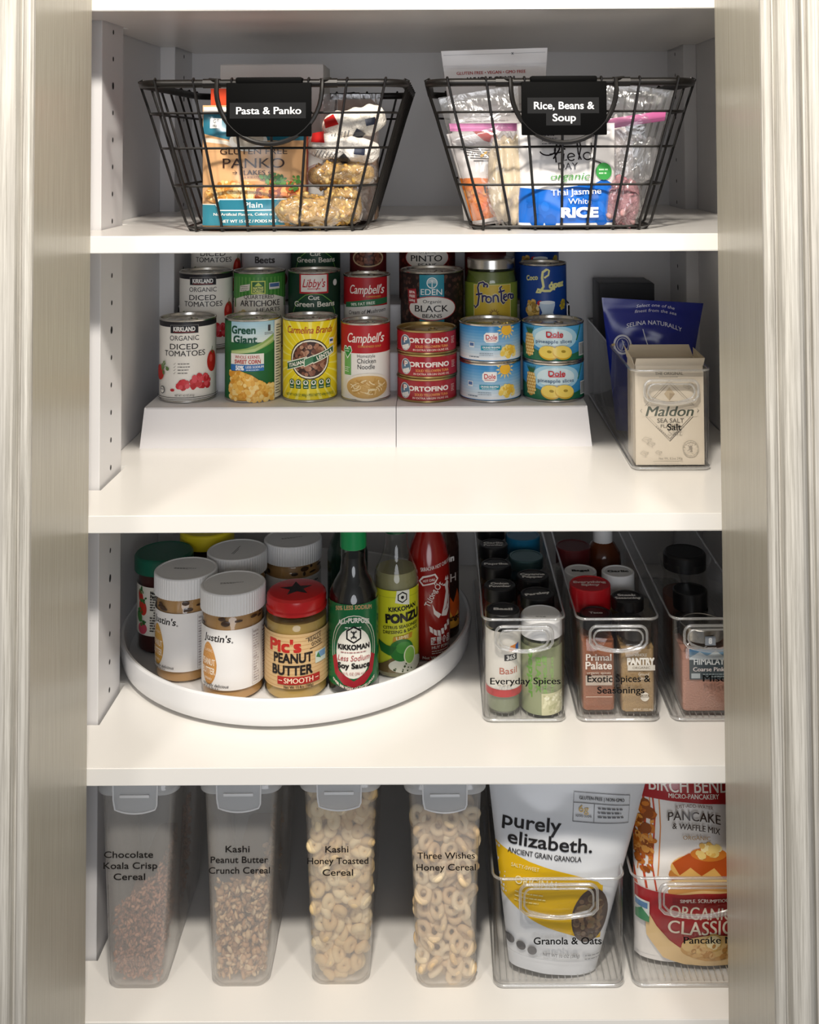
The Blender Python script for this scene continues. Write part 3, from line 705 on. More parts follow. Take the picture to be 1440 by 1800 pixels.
a.grad(-34, 78, 56, 105, '#dfe9e6', '#a9cfe0', 8).poly([(-34, 62), (28, 62), (28, 88), (10, 78), (-10, 71), (-34, 67)], '#8fae62').poly([(-34, 66), (0, 70), (28, 84), (28, 80), (0, 66), (-34, 60)], '#b7c98a').poly([(-34, 62), (0, 66), (28, 77), (28, 30), (-34, 30)], '#2c7a3a').poly([(-10, 52), (28, 68), (28, 20), (-10, 20)], '#1c6434')
a.text('Green', -16, 94.5, 9.5, '#124f3c', 34, 0.03).text('Giant', -13.5, 82, 9.5, '#124f3c', 33, 0.03).rect(18, 92, 22, 100, '#3a3a44').lines(20, 90, 14, 2, 2, 0.8, '#6a6a72')
a.rect(-34, 49.5, 12, 63.5, '#efece4').text('WHOLE KERNEL', -10, 59.3, 4.2, '#b3322e', 34, 0.02).text('SWEET CORN', -10, 53.2, 4.8, '#b3322e', 35, 0.03).rect(-34, 41, 12, 49.5, '#2a6fb4').text('50%', -20, 45.2, 5.4, '#f3f3f3', 12, 0.04).text('LESS SODIUM', 0, 46.4, 3.0, '#f3f3f3', 23, 0.02).lines(0, 42.6, 22, 1, 2, 0.9, '#d9e6f0')
a.poly([(-34, 3), (28, 3), (28, 20), (12, 24), (-4, 36), (-20, 42), (-34, 40)], '#d29a3a').blobs(lambda r: (lambda u: (u, r.uniform(3, 40 - max(0, (u + 22)) * 0.42)))(r.uniform(-36, 26)), 170, (2.5, 4.6), ['#f0c468', '#e3a944', '#f5d78e', '#d9952f', '#efbb58'], 0.75)
a.rect(28, 3, 62, 105, '#e8e5dd')
for i in range(26): a.rect(30, 8 + i * 3.6, 30 + (8 if i % 3 else 14), 9 + i * 3.6, '#35333a')
can('food_can', 'green sweet corn can with a pale blue top, second on the front step', -253, 312, z1, 36.5, 108, a, '#1c6434', turn=0.1)
a = Art()
for i in range(26):
    t0 = 2 * PI * i / 26; a.face([(-1 + 17 * math.cos(t0), 55 + 17 * math.sin(t0)), (-1 + 70 * math.cos(t0 + .07), 55 + 70 * math.sin(t0 + .07)), (-1 + 70 * math.cos(t0 + .14), 55 + 70 * math.sin(t0 + .14))], '#f6ea72', 0.6)
a.bm.verts.ensure_lookup_table()
for v in a.bm.verts: v.co.z = min(104.5, max(3.4, v.co.z)); v.co.x = max(-66, min(66, v.co.x))
a.text('Carmelina Brands', 0, 94, 9.0, '#a82a1e', 68, 0.02, 0.25).ell(0, 56, 27.5, 26.5, '#2a1c14').ell(0, 56, 26, 25, '#f0ead8').ell(0, 56, 24, 23, '#3a2018').blobs(inell(0, 56, 22, 21), 130, (2.2, 3.3), ['#8a5a44', '#a5745a', '#6d4030', '#b98c70', '#7a4a36'], 0.85)
a.poly([(-35, 40), (-4, 49), (-4, 60), (-35, 51), (-32, 46)], '#e8ead8').poly([(-33.5, 41.5), (-5, 50), (-5, 58.6), (-33.5, 49.6)], '#1c5a38').poly([(-8, 46), (6, 52), (6, 62), (-8, 57)], '#e8ead8').poly([(-7, 47), (5, 53), (5, 60.5), (-7, 56)], '#3f7a52').poly([(4, 50), (36, 62), (36, 72), (4, 61)], '#e8ead8').poly([(4, 51.4), (34.5, 63), (34.5, 70.4), (4, 59.4)], '#1c5a38')
a.text('ITALIAN', -19, 50, 4.6, '#f2efe2', 22, 0.03, 0, 16).text('LENTILS', 20, 61, 4.6, '#f2efe2', 24, 0.03, 0, 19).rect(27, 74, 35, 82, '#e9e7d6').rect(28, 77, 34, 80, '#2a4a7a')
for i in range(6): a.rect(-28.5 + i * 9.8, 18, -21.5 + i * 9.8, 23, '#1c5a38').ell(-25 + i * 9.8, 26, 4, 4, '#1c5a38').ell(-25 + i * 9.8, 26, 3, 3, '#f0ead8').ell(-25 + i * 9.8, 26.3, 1.6, 2, '#1c5a38').rect(-27.4 + i * 9.8, 19.6, -22.6 + i * 9.8, 20.6, '#d6e0c8')
a.text('NET WT 14.28 OZ (400g) • PESO NETTO 404g (14.28 OZ)', 0, 10, 3.4, '#3f6a2a', 66, 0.014)
can('food_can', 'bright yellow lentil can with a green ribbon, third on the front step', -176, 312, z1, 36, 108, a, '#efd71e', turn=0.02)
def A_soup(kind):
    a = Art(); a.text('Campbell', -3, 83, 12, '#efe9e2', 46, 0.012, 0.28).text("'s", 24, 83, 12, '#efe9e2', 8, 0.012, 0.28)
    if kind == 'noodle':
        a.text('CONDENSED SOUP', 6, 72, 2.6, '#d9a24a', 32, 0.01).text('Homestyle', 1, 59.5, 4.2, '#4a4444', 24, 0.0).text('Chicken', 1.5, 53, 6.0, '#2c2728', 25, 0.004).text('Noodle', 1, 45.5, 6.0, '#2c2728', 23, 0.004)
        a.rect(-32, 34, -20, 62, '#6fae5e').poly([(-26, 55), (-34, 66), (-32, 72), (-28, 72), (-26, 69), (-24, 72), (-20, 72), (-18, 66)], '#e9efe2').poly([(-26, 57), (-33, 66), (-31, 70.6), (-28, 70.6), (-26, 67), (-24, 70.6), (-21, 70.6), (-19, 66)], '#2f8a3a').lines(-26, 68, 9, 2, 3, 1.1, '#e6f0e0').lines(-26, 44, 9, 3, 2.6, 0.9, '#e6f0e0')
        a.ell(3, 19, 34, 18, '#e9e0d0').ell(3, 19, 30, 15, '#cfa560')
        r = random.Random(5)
        for i in range(46):
            x0, y0 = inell(3, 19, 22, 9)(r); w0 = r.uniform(0, 6.28); a.line([(x0 + 6 * k * math.cos(w0 + k * .25), y0 + 3.4 * k * math.sin(w0 + k * .25)) for k in (-1, -.5, 0, .5, 1)], 1.3, r.choice(['#e6c88e', '#d9b26a', '#f0dcae', '#c2944a'])); a.L -= 0.6
    elif kind == 'mushroom':
        a.text('CONDENSED', 10, 73, 2.4, '#d9a24a', 22).poly([(-36, 57), (36, 63), (36, 71), (0, 69), (-36, 64)], '#2c6a44').text('98% FAT FREE', -6, 63.2, 4.0, '#e6efe0', 36, 0.02, 0, 5).text('Cream of Mushroom', 1, 52.5, 5.4, '#2c2728', 58, 0.004, 0.25, 4).ell(0, 18, 32, 14, '#c9b294').rect(34, 6, 50, 100, '#d8d4d0')
    return a
SB = [(3, 63, '#ece8e2'), (63, 101, '#b01c24')]
can('soup_can', 'red and white chicken noodle soup can at the front step, right of the yellow can', -101, 310, z1, 32.5, 102, A_soup('noodle'), SB, 'red and white soup cans')
can('soup_can', 'red and white mushroom soup can with a green band, on the middle step', -105, 396, z2, 32.5, 102, A_soup('mushroom'), [(3, 60, '#d6d4d2'), (60, 101, '#a81a22')], 'red and white soup cans')
a = Art(); a.ell(0, 66, 26, 13, '#c8b08a').ell(0, 66, 23, 11, '#3a1c14').blobs(inell(0, 66, 21, 9), 60, (2.2, 3.4), ['#7a4634', '#5c3024', '#93604a'], 0.8).text('BEANS', 0, 44, 8, '#e9e2d6', 34, 0.03)
can('food_can', 'small dark red bean can on the back step, behind the mushroom soup can', -108, 470, z3, 27, 96, a, '#5e1f1f')
a = Art(); a.rect(-46, 58, 46, 101, '#3f8538')
for i in range(16): a.rect(-46 + i * 6, 70, -43.5 + i * 6, 101, '#5f9c4a')
a.poly([(-40, 20), (40, 20), (40, 70), (20, 76), (0, 78), (-20, 76), (-40, 70)], '#dcd8cc').poly([(-31, 80), (-15, 83), (-14, 92), (-30, 89)], '#d8d4c8').lines(-23, 88, 12, 3, 2.6, 0.9, '#6a6a5a').rect(-12.5, 78, 7, 96, '#d4de6a').rect(-11, 79.4, 5.6, 94.6, '#2d6a34').poly([(-8, 89), (-2.7, 94), (2.6, 89)], '#c7d95c').text('NATIVE', -2.7, 86, 3.6, '#e6ea8a', 14, 0.03).text('FOREST', -2.7, 81.6, 3.6, '#e6ea8a', 14, 0.03).rect(12, 84, 29, 93, '#d8d8d0').rect(13, 87, 28, 92, '#4a6a9a')
a.text('QUARTERED', -2, 74, 5.4, '#3a3230', 42, 0.006).text('ARTICHOKE', 0, 65, 8, '#3a3230', 58, 0.016).text('HEARTS', 12, 56, 5.4, '#3a3230', 34, 0.006).blobs(inell(-18, 44, 16, 8), 26, (3, 6), ['#b39a62', '#8f7a44', '#c9b682'], 0.6)
can('food_can', 'artichoke hearts can with a plaid green top, second on the middle step', -258, 397, z2, 36, 108, a, [(3, 70, '#dcd8cc'), (70, 105, '#3f8538')], turn=0.05)
a = Art(); a.text('Beets', -2, 64, 9, '#3a3638', 30, 0.03).ell(10, 34, 26, 16, '#7a1f3a')
can('food_can', 'pale grey beets can on the back step, behind the artichoke can', -262, 485, z3, 37, 108, a, '#bdbcc0')
def A_beans():
    a = Art(); a.line([(-33, 20), (-33, 52), (-26, 66), (-12, 76), (0, 78), (12, 76), (26, 66), (33, 52), (33, 20)], 1.2, '#6aa04a').poly([(-31, 20), (-31, 52), (-25, 64), (-12, 74), (0, 76), (12, 74), (25, 64), (31, 52), (31, 20)], '#153f2c')
    a.rect(-21, 78, 21, 105, '#b8232a').rect(-18.6, 80.4, 18.6, 104, '#e6e0da').text("Libby's", 0, 92.5, 11, '#b8232a', 33, 0.012, 0.3).rect(-9, 84.2, 9, 85.2, '#b8232a').text('Cut', 0, 72.5, 5.6, '#e9e7dc', 16, 0.02).text('Green Beans', 1, 63.5, 7.2, '#e9e7dc', 62, 0.018).blobs(inell(0, 34, 26, 13), 40, (3, 7), ['#4f8a3a', '#6fa04a', '#3a6e2e'], 0.3).ell(33, 92, 4, 4.5, '#d8d8d4')
    return a
can('food_can', 'dark green cut green beans can on the middle step, third from the left', -180, 397, z2, 36.5, 108, A_beans(), '#123526', 'green beans cans')
can('food_can', 'dark green cut green beans can on the back step, hard under the shelf above', -188, 485, z3, 36.5, 108, A_beans(), '#123526', 'green beans cans')
def A_oval(word, org):
    a = Art(); a.rect(-18, 30, 17, 104, '#1f7f94') if word == 'BLACK' else a.rect(-18, 60, 17, 104, '#7a2a24')
    a.ring(0, 93, 7, 7, 1.3, '#dfe6e6')
    for i in range(3): a.ring(0, 93, 1.8 + i * 1.8, 2.6 + i * 1.2, 0.8, '#dfe6e6', -10, 190)
    a.line([(0, 87), (0, 96)], 1, '#dfe6e6').text('EDEN', -1, 80.5, 8, '#e8ecea', 30, 0.006)
    a.ell(0, 58 if word == 'BLACK' else 66, 36, 17, '#a32c2c').ell(0, 58 if word == 'BLACK' else 66, 34.6, 15.8, '#dcd8d2')
    v = 58 if word == 'BLACK' else 66
    a.text('Organic', 0, v + 9.4, 4.4, '#2a2526', 26, 0.006).text(word, -1, v - 0.5, 8.8, '#1f1b1c', 48, 0.014).text('BEANS', 0, v - 10.4, 5.2, '#1f1b1c', 27, 0.014)
    if word == 'BLACK':
        a.rect(-37, 64, -22, 84, '#a12e34', 6); [a.text(s, -29.5, 79.5 - 5.4 * i, 3.4, '#ead9d4', 10, 0.03) for i, s in enumerate(('BPA', 'FREE', 'Lining'))]
    return a
def beans(a, R, h, cols, n):
    b = Art(); b.blobs(inrect(-R * 1.7, 4, R * 1.7, h - 5), n, (2, 3.4), cols, 0.6); L0 = b.L
    for v in b.bm.verts: v.co.y *= 0.1
    tmp = bpy.data.meshes.new('t'); a.bm.verts.ensure_lookup_table()
    for v in a.bm.verts: v.co.y += 2
    b.bm.to_mesh(tmp); n0 = len(a.bm.faces); mp = [a.mi(m) for m in b.m]; a.bm.from_mesh(tmp); a.bm.faces.ensure_lookup_table()
    for i in range(n0, len(a.bm.faces)): a.bm.faces[i].material_index = mp[a.bm.faces[i].material_index]
    return a
can('food_can', 'large black beans can with a teal panel and white oval, on the middle step', -12, 398, z2, 44.5, 108, beans(A_oval('BLACK', 1), 44, 108, ['#3c2622', '#4a302a', '#2a1a18', '#5a3e34'], 420), '#1d1312')
can('food_can', 'maroon pinto beans can on the back step, behind the black beans can', -20, 485, z3, 42, 108, beans(A_oval('PINTO', 1), 42, 108, ['#6a2420', '#7f3028', '#521816'], 300), '#43110f')
def tuna():
    a = Art('gloss'); a.text('PORTOFINO', 0, 21, 6.4, '#f4ece6', 62, 0.03).ell(-32, 17, 9, 11.5, '#d9d4cf').ell(-32, 17, 8, 10.5, '#5f7c96').poly([(-38, 12), (-26, 16), (-25, 11), (-30, 7), (-36, 8)], '#e6e4e0').ell(-34, 22, 3, 3.4, '#8d3a34').text('P', -31, 21, 8.0, '#f4ece6', 6, 0.03)
    a.text('SOLID YELLOWFIN TUNA', 7, 12.6, 3.8, '#eda25e', 46, 0.024).text('IN EXTRA VIRGIN OLIVE OIL', 6, 7.6, 2.8, '#f2d8cc', 50, 0.016).lines(40, 24, 8, 5, 2.2, 0.9, '#e0b8b0')
    for v in a.bm.verts: v.co.z = v.co.z * 0.9 - 0.8
    return a
for i, s in enumerate(('bottom', 'middle', 'top')):
    can('tuna_tin', 'red tuna tin, %s of the stack of three tins on the front step' % s, -19 + (0.8 if i == 1 else 0), 309, z1 + 31.2 * i, 39.5, 31, tuna(), [(3, 28, '#a3212c')], 'stacked red tuna tins', 0.01 * i, metal=M_GOLD)
def dolec():
    a = Art('gloss'); a.grad(-60, 4, 60, 50, '#e9edf0', '#2f86c8', 12)
    for i in range(14):
        t0 = 2 * PI * i / 14; a.poly([(22 + 9 * math.cos(t0), 44 + 9 * math.sin(t0)), (22 + 14 * math.cos(t0 + .12), min(50, 44 + 14 * math.sin(t0 + .12))), (22 + 9 * math.cos(t0 + .3), 44 + 9 * math.sin(t0 + .3))], '#f0d27a'); a.L -= .8
    a.ell(22, 43, 8, 7.2, '#f2bc3a').poly([(-9, 37), (-6, 40), (10, 40), (10, 29), (7, 27), (-6, 27), (-9, 30)], '#f4f1ee').text('Dole', 1, 34.2, 6, '#c22a33', 15, 0.02).line([(-6, 29.6), (7, 29.6)], 0.8, '#c22a33')
    a.rect(-13, 17, 14, 23, '#1f92ac').text('CRUSHED PINEAPPLE', .5, 20.8, 2.0, '#f2f6f6', 23, 0.03).lines(.5, 18.3, 20, 1, 1, 0.7, '#e6f2f2')
    a.blobs(inell(26, 14, 12, 7.5), 50, (2, 3.6), ['#f0ce5c', '#e6b93e', '#f6e08a'], 0.7).lines(-4, 13, 22, 2, 2.4, 0.8, '#8a98a6').lines(-20, 8, 20, 1, 2, 1.0, '#5a6a7a').rect(-30, 20, -22, 27, '#dfe6ea').rect(-29, 22, -23, 26, '#4a6aa0')
    return a
def doles():
    a = Art('gloss'); a.grad(-60, 4, 60, 50, '#2e86bc', '#4fa6d8', 8).poly([(-60, 3.4), (60, 3.4), (60, 18), (30, 12), (0, 10), (-30, 20), (-60, 26)], '#1f6a4a').ell(2, 34, 34, 17, '#a9d6ea').ell(2, 34, 26, 13, '#d6ecf2')
    for i in range(9): a.poly([(46 - i * .5, 50), (34 + i, 30 + i * 2.2), (36 + i, 29 + i * 2.2)], '#2f7a4e')
    a.ell(-34, 24, 8.5, 17, '#c9963c')
    for i in range(7):
        for j in range(4): a.ell(-39.5 + j * 3.7 + (i % 2) * 1.6, 11 + i * 4.3, 1.6, 1.8, '#efd28a', 0, 8); a.L -= 0.9
    a.L += 2
    for i in range(7): a.poly([(-36 + i * .8, 39), (-44 + i * 3.2, 50), (-33 + i * .8, 39)], '#2d5f34')
    a.text('Dole', 3, 39.5, 7, '#c22a33', 22, 0.024).rect(-7, 34.6, 13, 35.8, '#c22a33').text('pineapple slices', 2, 29.5, 4.6, '#24507a', 48, 0.008).lines(2, 23, 26, 1, 2, 0.8, '#b8912c')
    for (cx, cy) in ((-5, 14), (13, 14.4)): a.ell(cx, cy, 13, 9.5, '#d6a92f', -8).ell(cx, cy + 1.2, 12.4, 8.4, '#f2d564', -8).ell(cx + 1, cy + 1.8, 3, 1.9, '#a88d2a', -8)
    a.rect(38, 8, 50, 26, '#dfe4e2')
    for i in range(6): a.rect(39 + i * 1.8, 9, 40 + i * 1.8, 25, '#33383c')
    for v in a.bm.verts: v.co.z = min(47.4, v.co.z * 0.95)
    return a
for i, s in enumerate(('lower', 'upper')):
    can('fruit_tin', '%s blue crushed pineapple tin with a printed sun, beside the tuna tins' % s, 66, 309, z1 + 50.8 * i, 40.5, 50.6, dolec(), '#2f86c8', 'crushed pineapple tins', 0.02 if i else -0.04)
    can('fruit_tin', '%s blue-green pineapple slices tin at the right end of the front step' % s, 150.5, 309, z1 + 50.8 * i, 40.5, 50.6, doles(), '#1f6a5a', 'pineapple slices tins', -0.03 if i else 0.03)
a = Art(); a.text('Coco', -20, 84, 6.5, '#d9d48a', 18, 0.03, 0.1, 6).line([(2, 96), (-4, 92), (-5, 84), (-3, 72), (-8, 64), (-13, 64), (-11, 68), (-2, 66), (6, 66), (12, 70)], 3.4, '#e0dc92').line([(2, 96), (5, 94), (4, 88), (-2, 84)], 2.6, '#e0dc92').text('ópez', 17, 75, 8.5, '#e0dc92', 26, 0.05, 0.15, 6)
a.blobs(inell(-17, 42, 10, 12), 36, (2.5, 5), ['#c99d4a', '#dcb968', '#e6cf94', '#9a7a3a'], 0.6).ell(-8, 49, 4, 3.6, '#b52632').poly([(-12, 20), (12, 20), (13, 28), (10, 36), (13, 46), (13, 50), (-8, 50), (-9, 46), (-5, 36), (-10, 28)], '#bcd0e4').ell(2, 50, 11, 2.5, '#e2ebf2').blobs(inell(27, 46, 5, 7), 14, (2, 3.4), ['#c9b23a', '#a8942e'], 0.7)
for v in a.bm.verts: v.co.z += 14
def lopez(label, x, y, z): 
    b = Art(); tmp = bpy.data.meshes.new('t'); a.bm.to_mesh(tmp); b.bm.from_mesh(tmp); b.m = list(a.m)
    can('drink_can', label, x, y, z, 33, 108 if z > z2 + 9 else 117, b, '#123f8c', 'blue coconut drink cans', 0.1)
lopez('blue coconut cream can at the right end of the middle step', 146, 396, z2)
lopez('blue coconut cream can on the back step, only its lower half in view', 145, 484, z3 + 0.3)

def jar(name, label, cat, x, y, z, prof, glass=None, fill=None, fillz=None, lid=None, art=None, artR=None, rz=None, group=None, turn=0.0, fillm=None, seg=56, lname='lid', content='contents', inner=2.0):
    """prof = outside profile of the glass from base to mouth; lid = (profile, material, ribs, top art)"""
    t = thing(name, label, cat, x, y, z, (face_cam(x, y) if rz is None else rz) + turn, group)
    link('glass', lathe([(0, 0.4), (prof[0][0] - 3, 0.4)] + prof, seg), glass or M_GLASS, t)
    if fill:
        top_ = fillz or prof[-1][1]
        ip = [(max(r - inner, 1), zz) for r, zz in prof if zz <= top_]
        link(content, lathe([(0, 2.2), (ip[0][0] - 1, 2.2)] + ip + [(ip[-1][0], top_), (0, top_)], seg), fillm or pm('food_' + fill.strip('#'), fill, 0.4), t)
    if lid:
        lp, lm, ribs, tart = lid
        rf = (lambda i, k: 1 - 0.012 * (i % 2)) if ribs else None
        lo = link(lname, lathe(lp, ribs or seg, rf=rf), lm, t, 25)
        if tart: tart.build('top_print', top(lp[-1][1] + 0.1), lo)
    if art: art.build('paper_label', cyl(artR), t, artR / 9)
    return t
# salsa jar on the middle step
a = Art(); a.rect(-60, -16, 60, 64, '#7f8f33').rect(-28, -14, 28, 62, '#c9ad3a').frame(-28, -14, 28, 62, 0.9, '#e0dcae')
P_ = '#2e2a5e'
def letters(a, c, w):
    a.line([(-9, 62), (-13, 66), (-19, 64), (-21, 58), (-19, 46), (-21, 34), (-25, 30), (-27, 33)], w, c).line([(-24, 48), (-14, 50)], w, c).line(arcpts(-9.5, 61, 2.6, 2.6, -1, 4, 8), w, c)
    a.line([(-14, 48), (-14, 38)], w, c).line(arcpts(-11, 44, 3, 3, PI, .4, 6), w, c).line(arcpts(-5.5, 42, 3.6, 4, 0, 2 * PI, 14), w, c).line([(1, 48), (1, 38)], w, c).line(arcpts(4, 44, 3.2, 4, PI, 0, 8), w, c).line([(7.2, 44), (8, 38)], w, c).line([(13, 60), (10, 58), (12, 50), (12, 40), (15, 36), (17, 38)], w, c).line([(8, 52), (17, 54)], w, c).line([(15, 44), (20, 46), (19, 49), (16, 48), (15, 43), (18, 40), (21, 41)], w, c).line([(22.5, 49), (22.5, 42)], w, c).line(arcpts(25, 46, 2.4, 2.6, PI, .6, 6), w, c).line(arcpts(29, 45, 2.6, 3, 0, 2 * PI, 10), w, c).line([(31.6, 48), (32.4, 42)], w, c)
letters(a, '#d9d4b0', 4.4); letters(a, P_, 2.4)
a.star(2, 22, 8, '#8a6a1c', 90, 12, 0.5).ell(2, 22, 4, 4, '#c9ad3a').ring(2, 22, 4, 4, .8, '#8a6a1c').text('TOMATILLO', 2, 8, 6, '#3a2c1c', 44, 0.03)
for v in a.bm.verts: v.co.z += 27
jar('sauce_jar', 'green tomatillo sauce jar with a silver lid on the middle step', 'jar', 72, 397, z2, [(35, 1), (37, 4), (37, 94), (35, 102), (31, 107), (31, 112)], None, '#5c6a26', 106, ([(33, 109), (34, 110), (34, 122), (33, 123.5), (31, 124), (0, 124)], M_STEEL, None, None), a, 37.3, turn=0.05)
a = Art(); a.rect(-40, 10, 40, 60, '#8a2a1e')
can('food_can', 'dark red can on the back step, behind the silver-lidded jar', 68, 486, z3, 31, 110, a, '#5a1614', metal=M_STEEL)
# ================================================================ clear storage bins
def storage_bin(label, x, y, z, w, dp, h, words, rz=0.0, group='clear plastic storage bins', hw=64, hv=(77, 107), drop=1.0):
    t = thing('storage_bin', label, 'bin', x, y, z, rz, group)
    hx = w / 2; hy = dp / 2; th = 2.2
    S = lambda zz, g, r: (zz, rrect(hx - g, hy - g, r, 6, 0, hy))
    sec = [S(1.5, 6, 8), S(2.0, 3.4, 10), S(4.0, 1.6, 11), S(8, 1.2, 11), S(h - 4, 0.2, 11), S(h - 1.2, -0.8, 12), S(h, -0.4, 12), S(h, th - 0.6, 10), S(h - 3, th + 0.2, 9.5), S(8, th + 1.4, 9.5), S(5, th + 2.4, 9), S(4.2, th + 5, 7)]
    link('tub', loft(sec), M_BIN, t, 40)
    bm = nb(); tube(bm, [(p[0], p[1], h - 0.6) for p in rrect(hx - 0.6, hy - 0.6, 11, 8, 0, hy)], 1.5, 8, True); tube(bm, [(p[0], p[1], 3.2) for p in rrect(hx - 1.6, hy - 1.6, 10, 8, 0, hy)], 1.6, 8, True); link('rim', bm, M_EDGE, t, 60)
    bm = nb(); n = int((w - 14) // 7)
    for i in range(n + 1):
        xx = -hx + 8 + (w - 16) * i / n; box(bm, xx - 0.5, xx + 0.5, 8, dp - 8, 4.2, 5.4)
    link('floor_ribs', bm, M_EDGE, t)
    v0, v1 = hv; q = hw / 2; r = 8
    def dpath(k):
        a = q - k; b1 = v1 - k; b0 = v0 + 6 + k * .6
        return arcpts(a - r, b1 - r, r, r, 0, PI / 2, 6) + arcpts(-a + r, b1 - r, r, r, PI / 2, PI, 6) + [(-a, b0 + 6)] + [(-a + 2 * a * (0.06 + 0.88 * i / 14), b0 - (6 + k * .2) * math.sin(PI * (0.06 + 0.88 * i / 14)) + 2) for i in range(15)] + [(a, b0 + 6)]
    bm = nb(); tube(bm, [(u, -0.6, v) for u, v in dpath(0)], 1.7, 8, True); tube(bm, [(u, -0.2, v) for u, v in dpath(4.4)], 1.2, 8, True); link('handle', bm, M_EDGE, t, 60)
    for sx in (-1, 1):
        for yy in (8, dp - 8):
            bm = nb(); box(bm, sx * (hx - 11) - 6.5, sx * (hx - 11) + 6.5, yy - 5, yy + 5, 0, 1.8, 0.7); link('foot', bm, M_BIN, t)
    a = Art('ink')
    for s, u, v, hh, ww in words: a.text(s, u, v, hh, '#060506', ww, 0.016)
    a.build('label_text', plane(-0.35), t)
    return t
storage_bin('clear bin marked Salt on the second shelf', 274, 145, ZB, 95, 391, 119, [('Salt', 3, 52, 7.6, 17)])
storage_bin('clear bin marked Everyday Spices on the third shelf', 92, 83, ZC, 94, 396, 115, [('Everyday Spices', 1, 47, 7.2, 79)])
storage_bin('clear bin marked Exotic Spices & Seasonings on the third shelf', 198, 83, ZC, 94, 396, 115, [('Exotic Spices &', 0, 49, 7.2, 71), ('Seasonings', 2, 36.5, 7.2, 53)])
storage_bin('clear bin marked Misc. on the third shelf, its right half hidden by the jamb', 304, 83, ZC, 94, 396, 115, [('Misc. Salt', 15, 49, 7.2, 54)])
storage_bin('clear bin marked Granola & Oats on the lowest shelf', 124, 40, ZD, 142, 320, 116, [('Granola & Oats', 9, 51, 7.2, 73)], hw=83, hv=(73, 110))
storage_bin('clear bin marked Pancake Mix on the lowest shelf, cut by the right jamb', 274, 40, ZD, 142, 320, 116, [('Pancake Mix', 15, 51, 7.2, 63)], hw=83, hv=(73, 110))

# salt bin contents
t = thing('salt_carton', 'cream sea salt carton with open flaps at the front of the Salt bin', 'box', 273, 152, ZB + 5.5, 0)
a = Art(); K = '#8d8478'
a.rect(-41, 0, 41, 112, '#d2c6b3')
a.text('THE ORIGINAL', 0, 108, 3.4, '#6d6558', 34, 0.02).lines(0, 104, 24, 1, 2, 0.7, K)
D = [(0, 28), (35, 64), (0, 100), (-35, 64)]
a.line(D + [D[0], D[1]], 0.7, K); D2 = [(u * 0.92, 64 + (v - 64) * 0.92) for u, v in D]; a.line(D2 + [D2[0], D2[1]], 0.5, '#a89d8c')
a.line([(-22, 75), (0, 96), (22, 75), (-22, 75)], 0.6, K).poly([(0, 76), (6.5, 84), (0, 92), (-6.5, 84)], '#b9a78c').poly([(0, 76), (6.5, 84), (0, 85)], '#a5937a').lines(0, 73, 16, 1, 2, 0.9, K)
a.rect(-33, 57, 33, 70, '#d2c6b3').text('Maldon', 0, 63.5, 11.5, '#4b5247', 58, 0.02, 0.25).text('SEA SALT', 1, 52.5, 5.0, '#5f584e', 32, 0.012).text('FLAKES', 0, 46, 3.8, '#6d665a', 22, 0.01)
for i in range(9): a.ell(-18 + i * 2 + 2, 45 - i * 1.7, .8, .8, K); a.ell(18 - i * 2 - 2, 45 - i * 1.7, .8, .8, K)
for (cx, cy, s) in ((-28, 30, 6), (-23, 25, 5), (-31, 14, 5), (-14, 15, 4), (21, 93, 5), (28, 90, 5), (25, 96, 3)):
    a.line([(cx - s, cy), (cx - s * .3, cy + s * .6), (cx + s, cy + s * .2), (cx + s * .3, cy - s * .7), (cx - s, cy), (cx + s * .2, cy + .2), (cx + s, cy + s * .2)], 0.4, '#a39a8b').line([(cx + s * .2, cy), (cx + s * .3, cy - s * .7)], 0.4, '#a39a8b')
a.ring(24, 20, 9, 9, 1.2, '#aaa191')
for k in range(14):
    t0 = 2 * PI * k / 14; a.line([(24 + 6.5 * math.cos(t0), 20 + 6.5 * math.sin(t0)), (24 + 9 * math.cos(t0), 20 + 9 * math.sin(t0))], 0.5, '#d9ccb6')
a.line([(21, 24), (26, 16)], .7, K).line([(26, 24), (24, 20), (20, 17)], .7, K).ell(24, 21, 1.6, 2.4, K)
a.text('Net Wt. 8.5oz 240g', 0, 8.5, 2.6, '#7a7266', 28, 0.006).lines(0, 5, 42, 1, 2, 0.6, '#9a9182')
MC = ink('#d2c6b3'); MI = ink('#c6b89f')
bm = nb(); hx, hy, hh = 41, 26, 118
for q in (((-hx, 0), (hx, 0)), ((hx, 0), (hx, 2 * hy)), ((hx, 2 * hy), (-hx, 2 * hy)), ((-hx, 2 * hy), (-hx, 0))):
    (xa, ya), (xb, yb) = q; d = Vector((xb - xa, yb - ya, 0)).normalized(); n = Vector((-d.y, d.x, 0)) * 0.6
    A = [(xa, ya), (xb, yb), (xb + n.x, yb + n.y), (xa + n.x, ya + n.y)]
    lo = [bm.verts.new((p[0], p[1], 0)) for p in A]; hi = [bm.verts.new((p[0], p[1], hh)) for p in A]
    for i in range(4): bm.faces.new((lo[i], lo[(i + 1) % 4], hi[(i + 1) % 4], hi[i]))
    bm.faces.new(lo[::-1]); bm.faces.new(hi)
box(bm, -hx, hx, 0, 2 * hy, 0, 0.8)
link('carton_body', bm, MC, t)
def flap(pts, m):
    bm = nb(); A = [Vector(p) for p in pts]; n = (A[1] - A[0]).cross(A[3] - A[0]).normalized() * 0.7
    lo = [bm.verts.new(p) for p in A]; hi = [bm.verts.new(p + n) for p in A]
    bm.faces.new(lo[::-1]); bm.faces.new(hi)
    for i in range(4): bm.faces.new((lo[i], lo[(i + 1) % 4], hi[(i + 1) % 4], hi[i]))
    link('flap', bm, m, t)
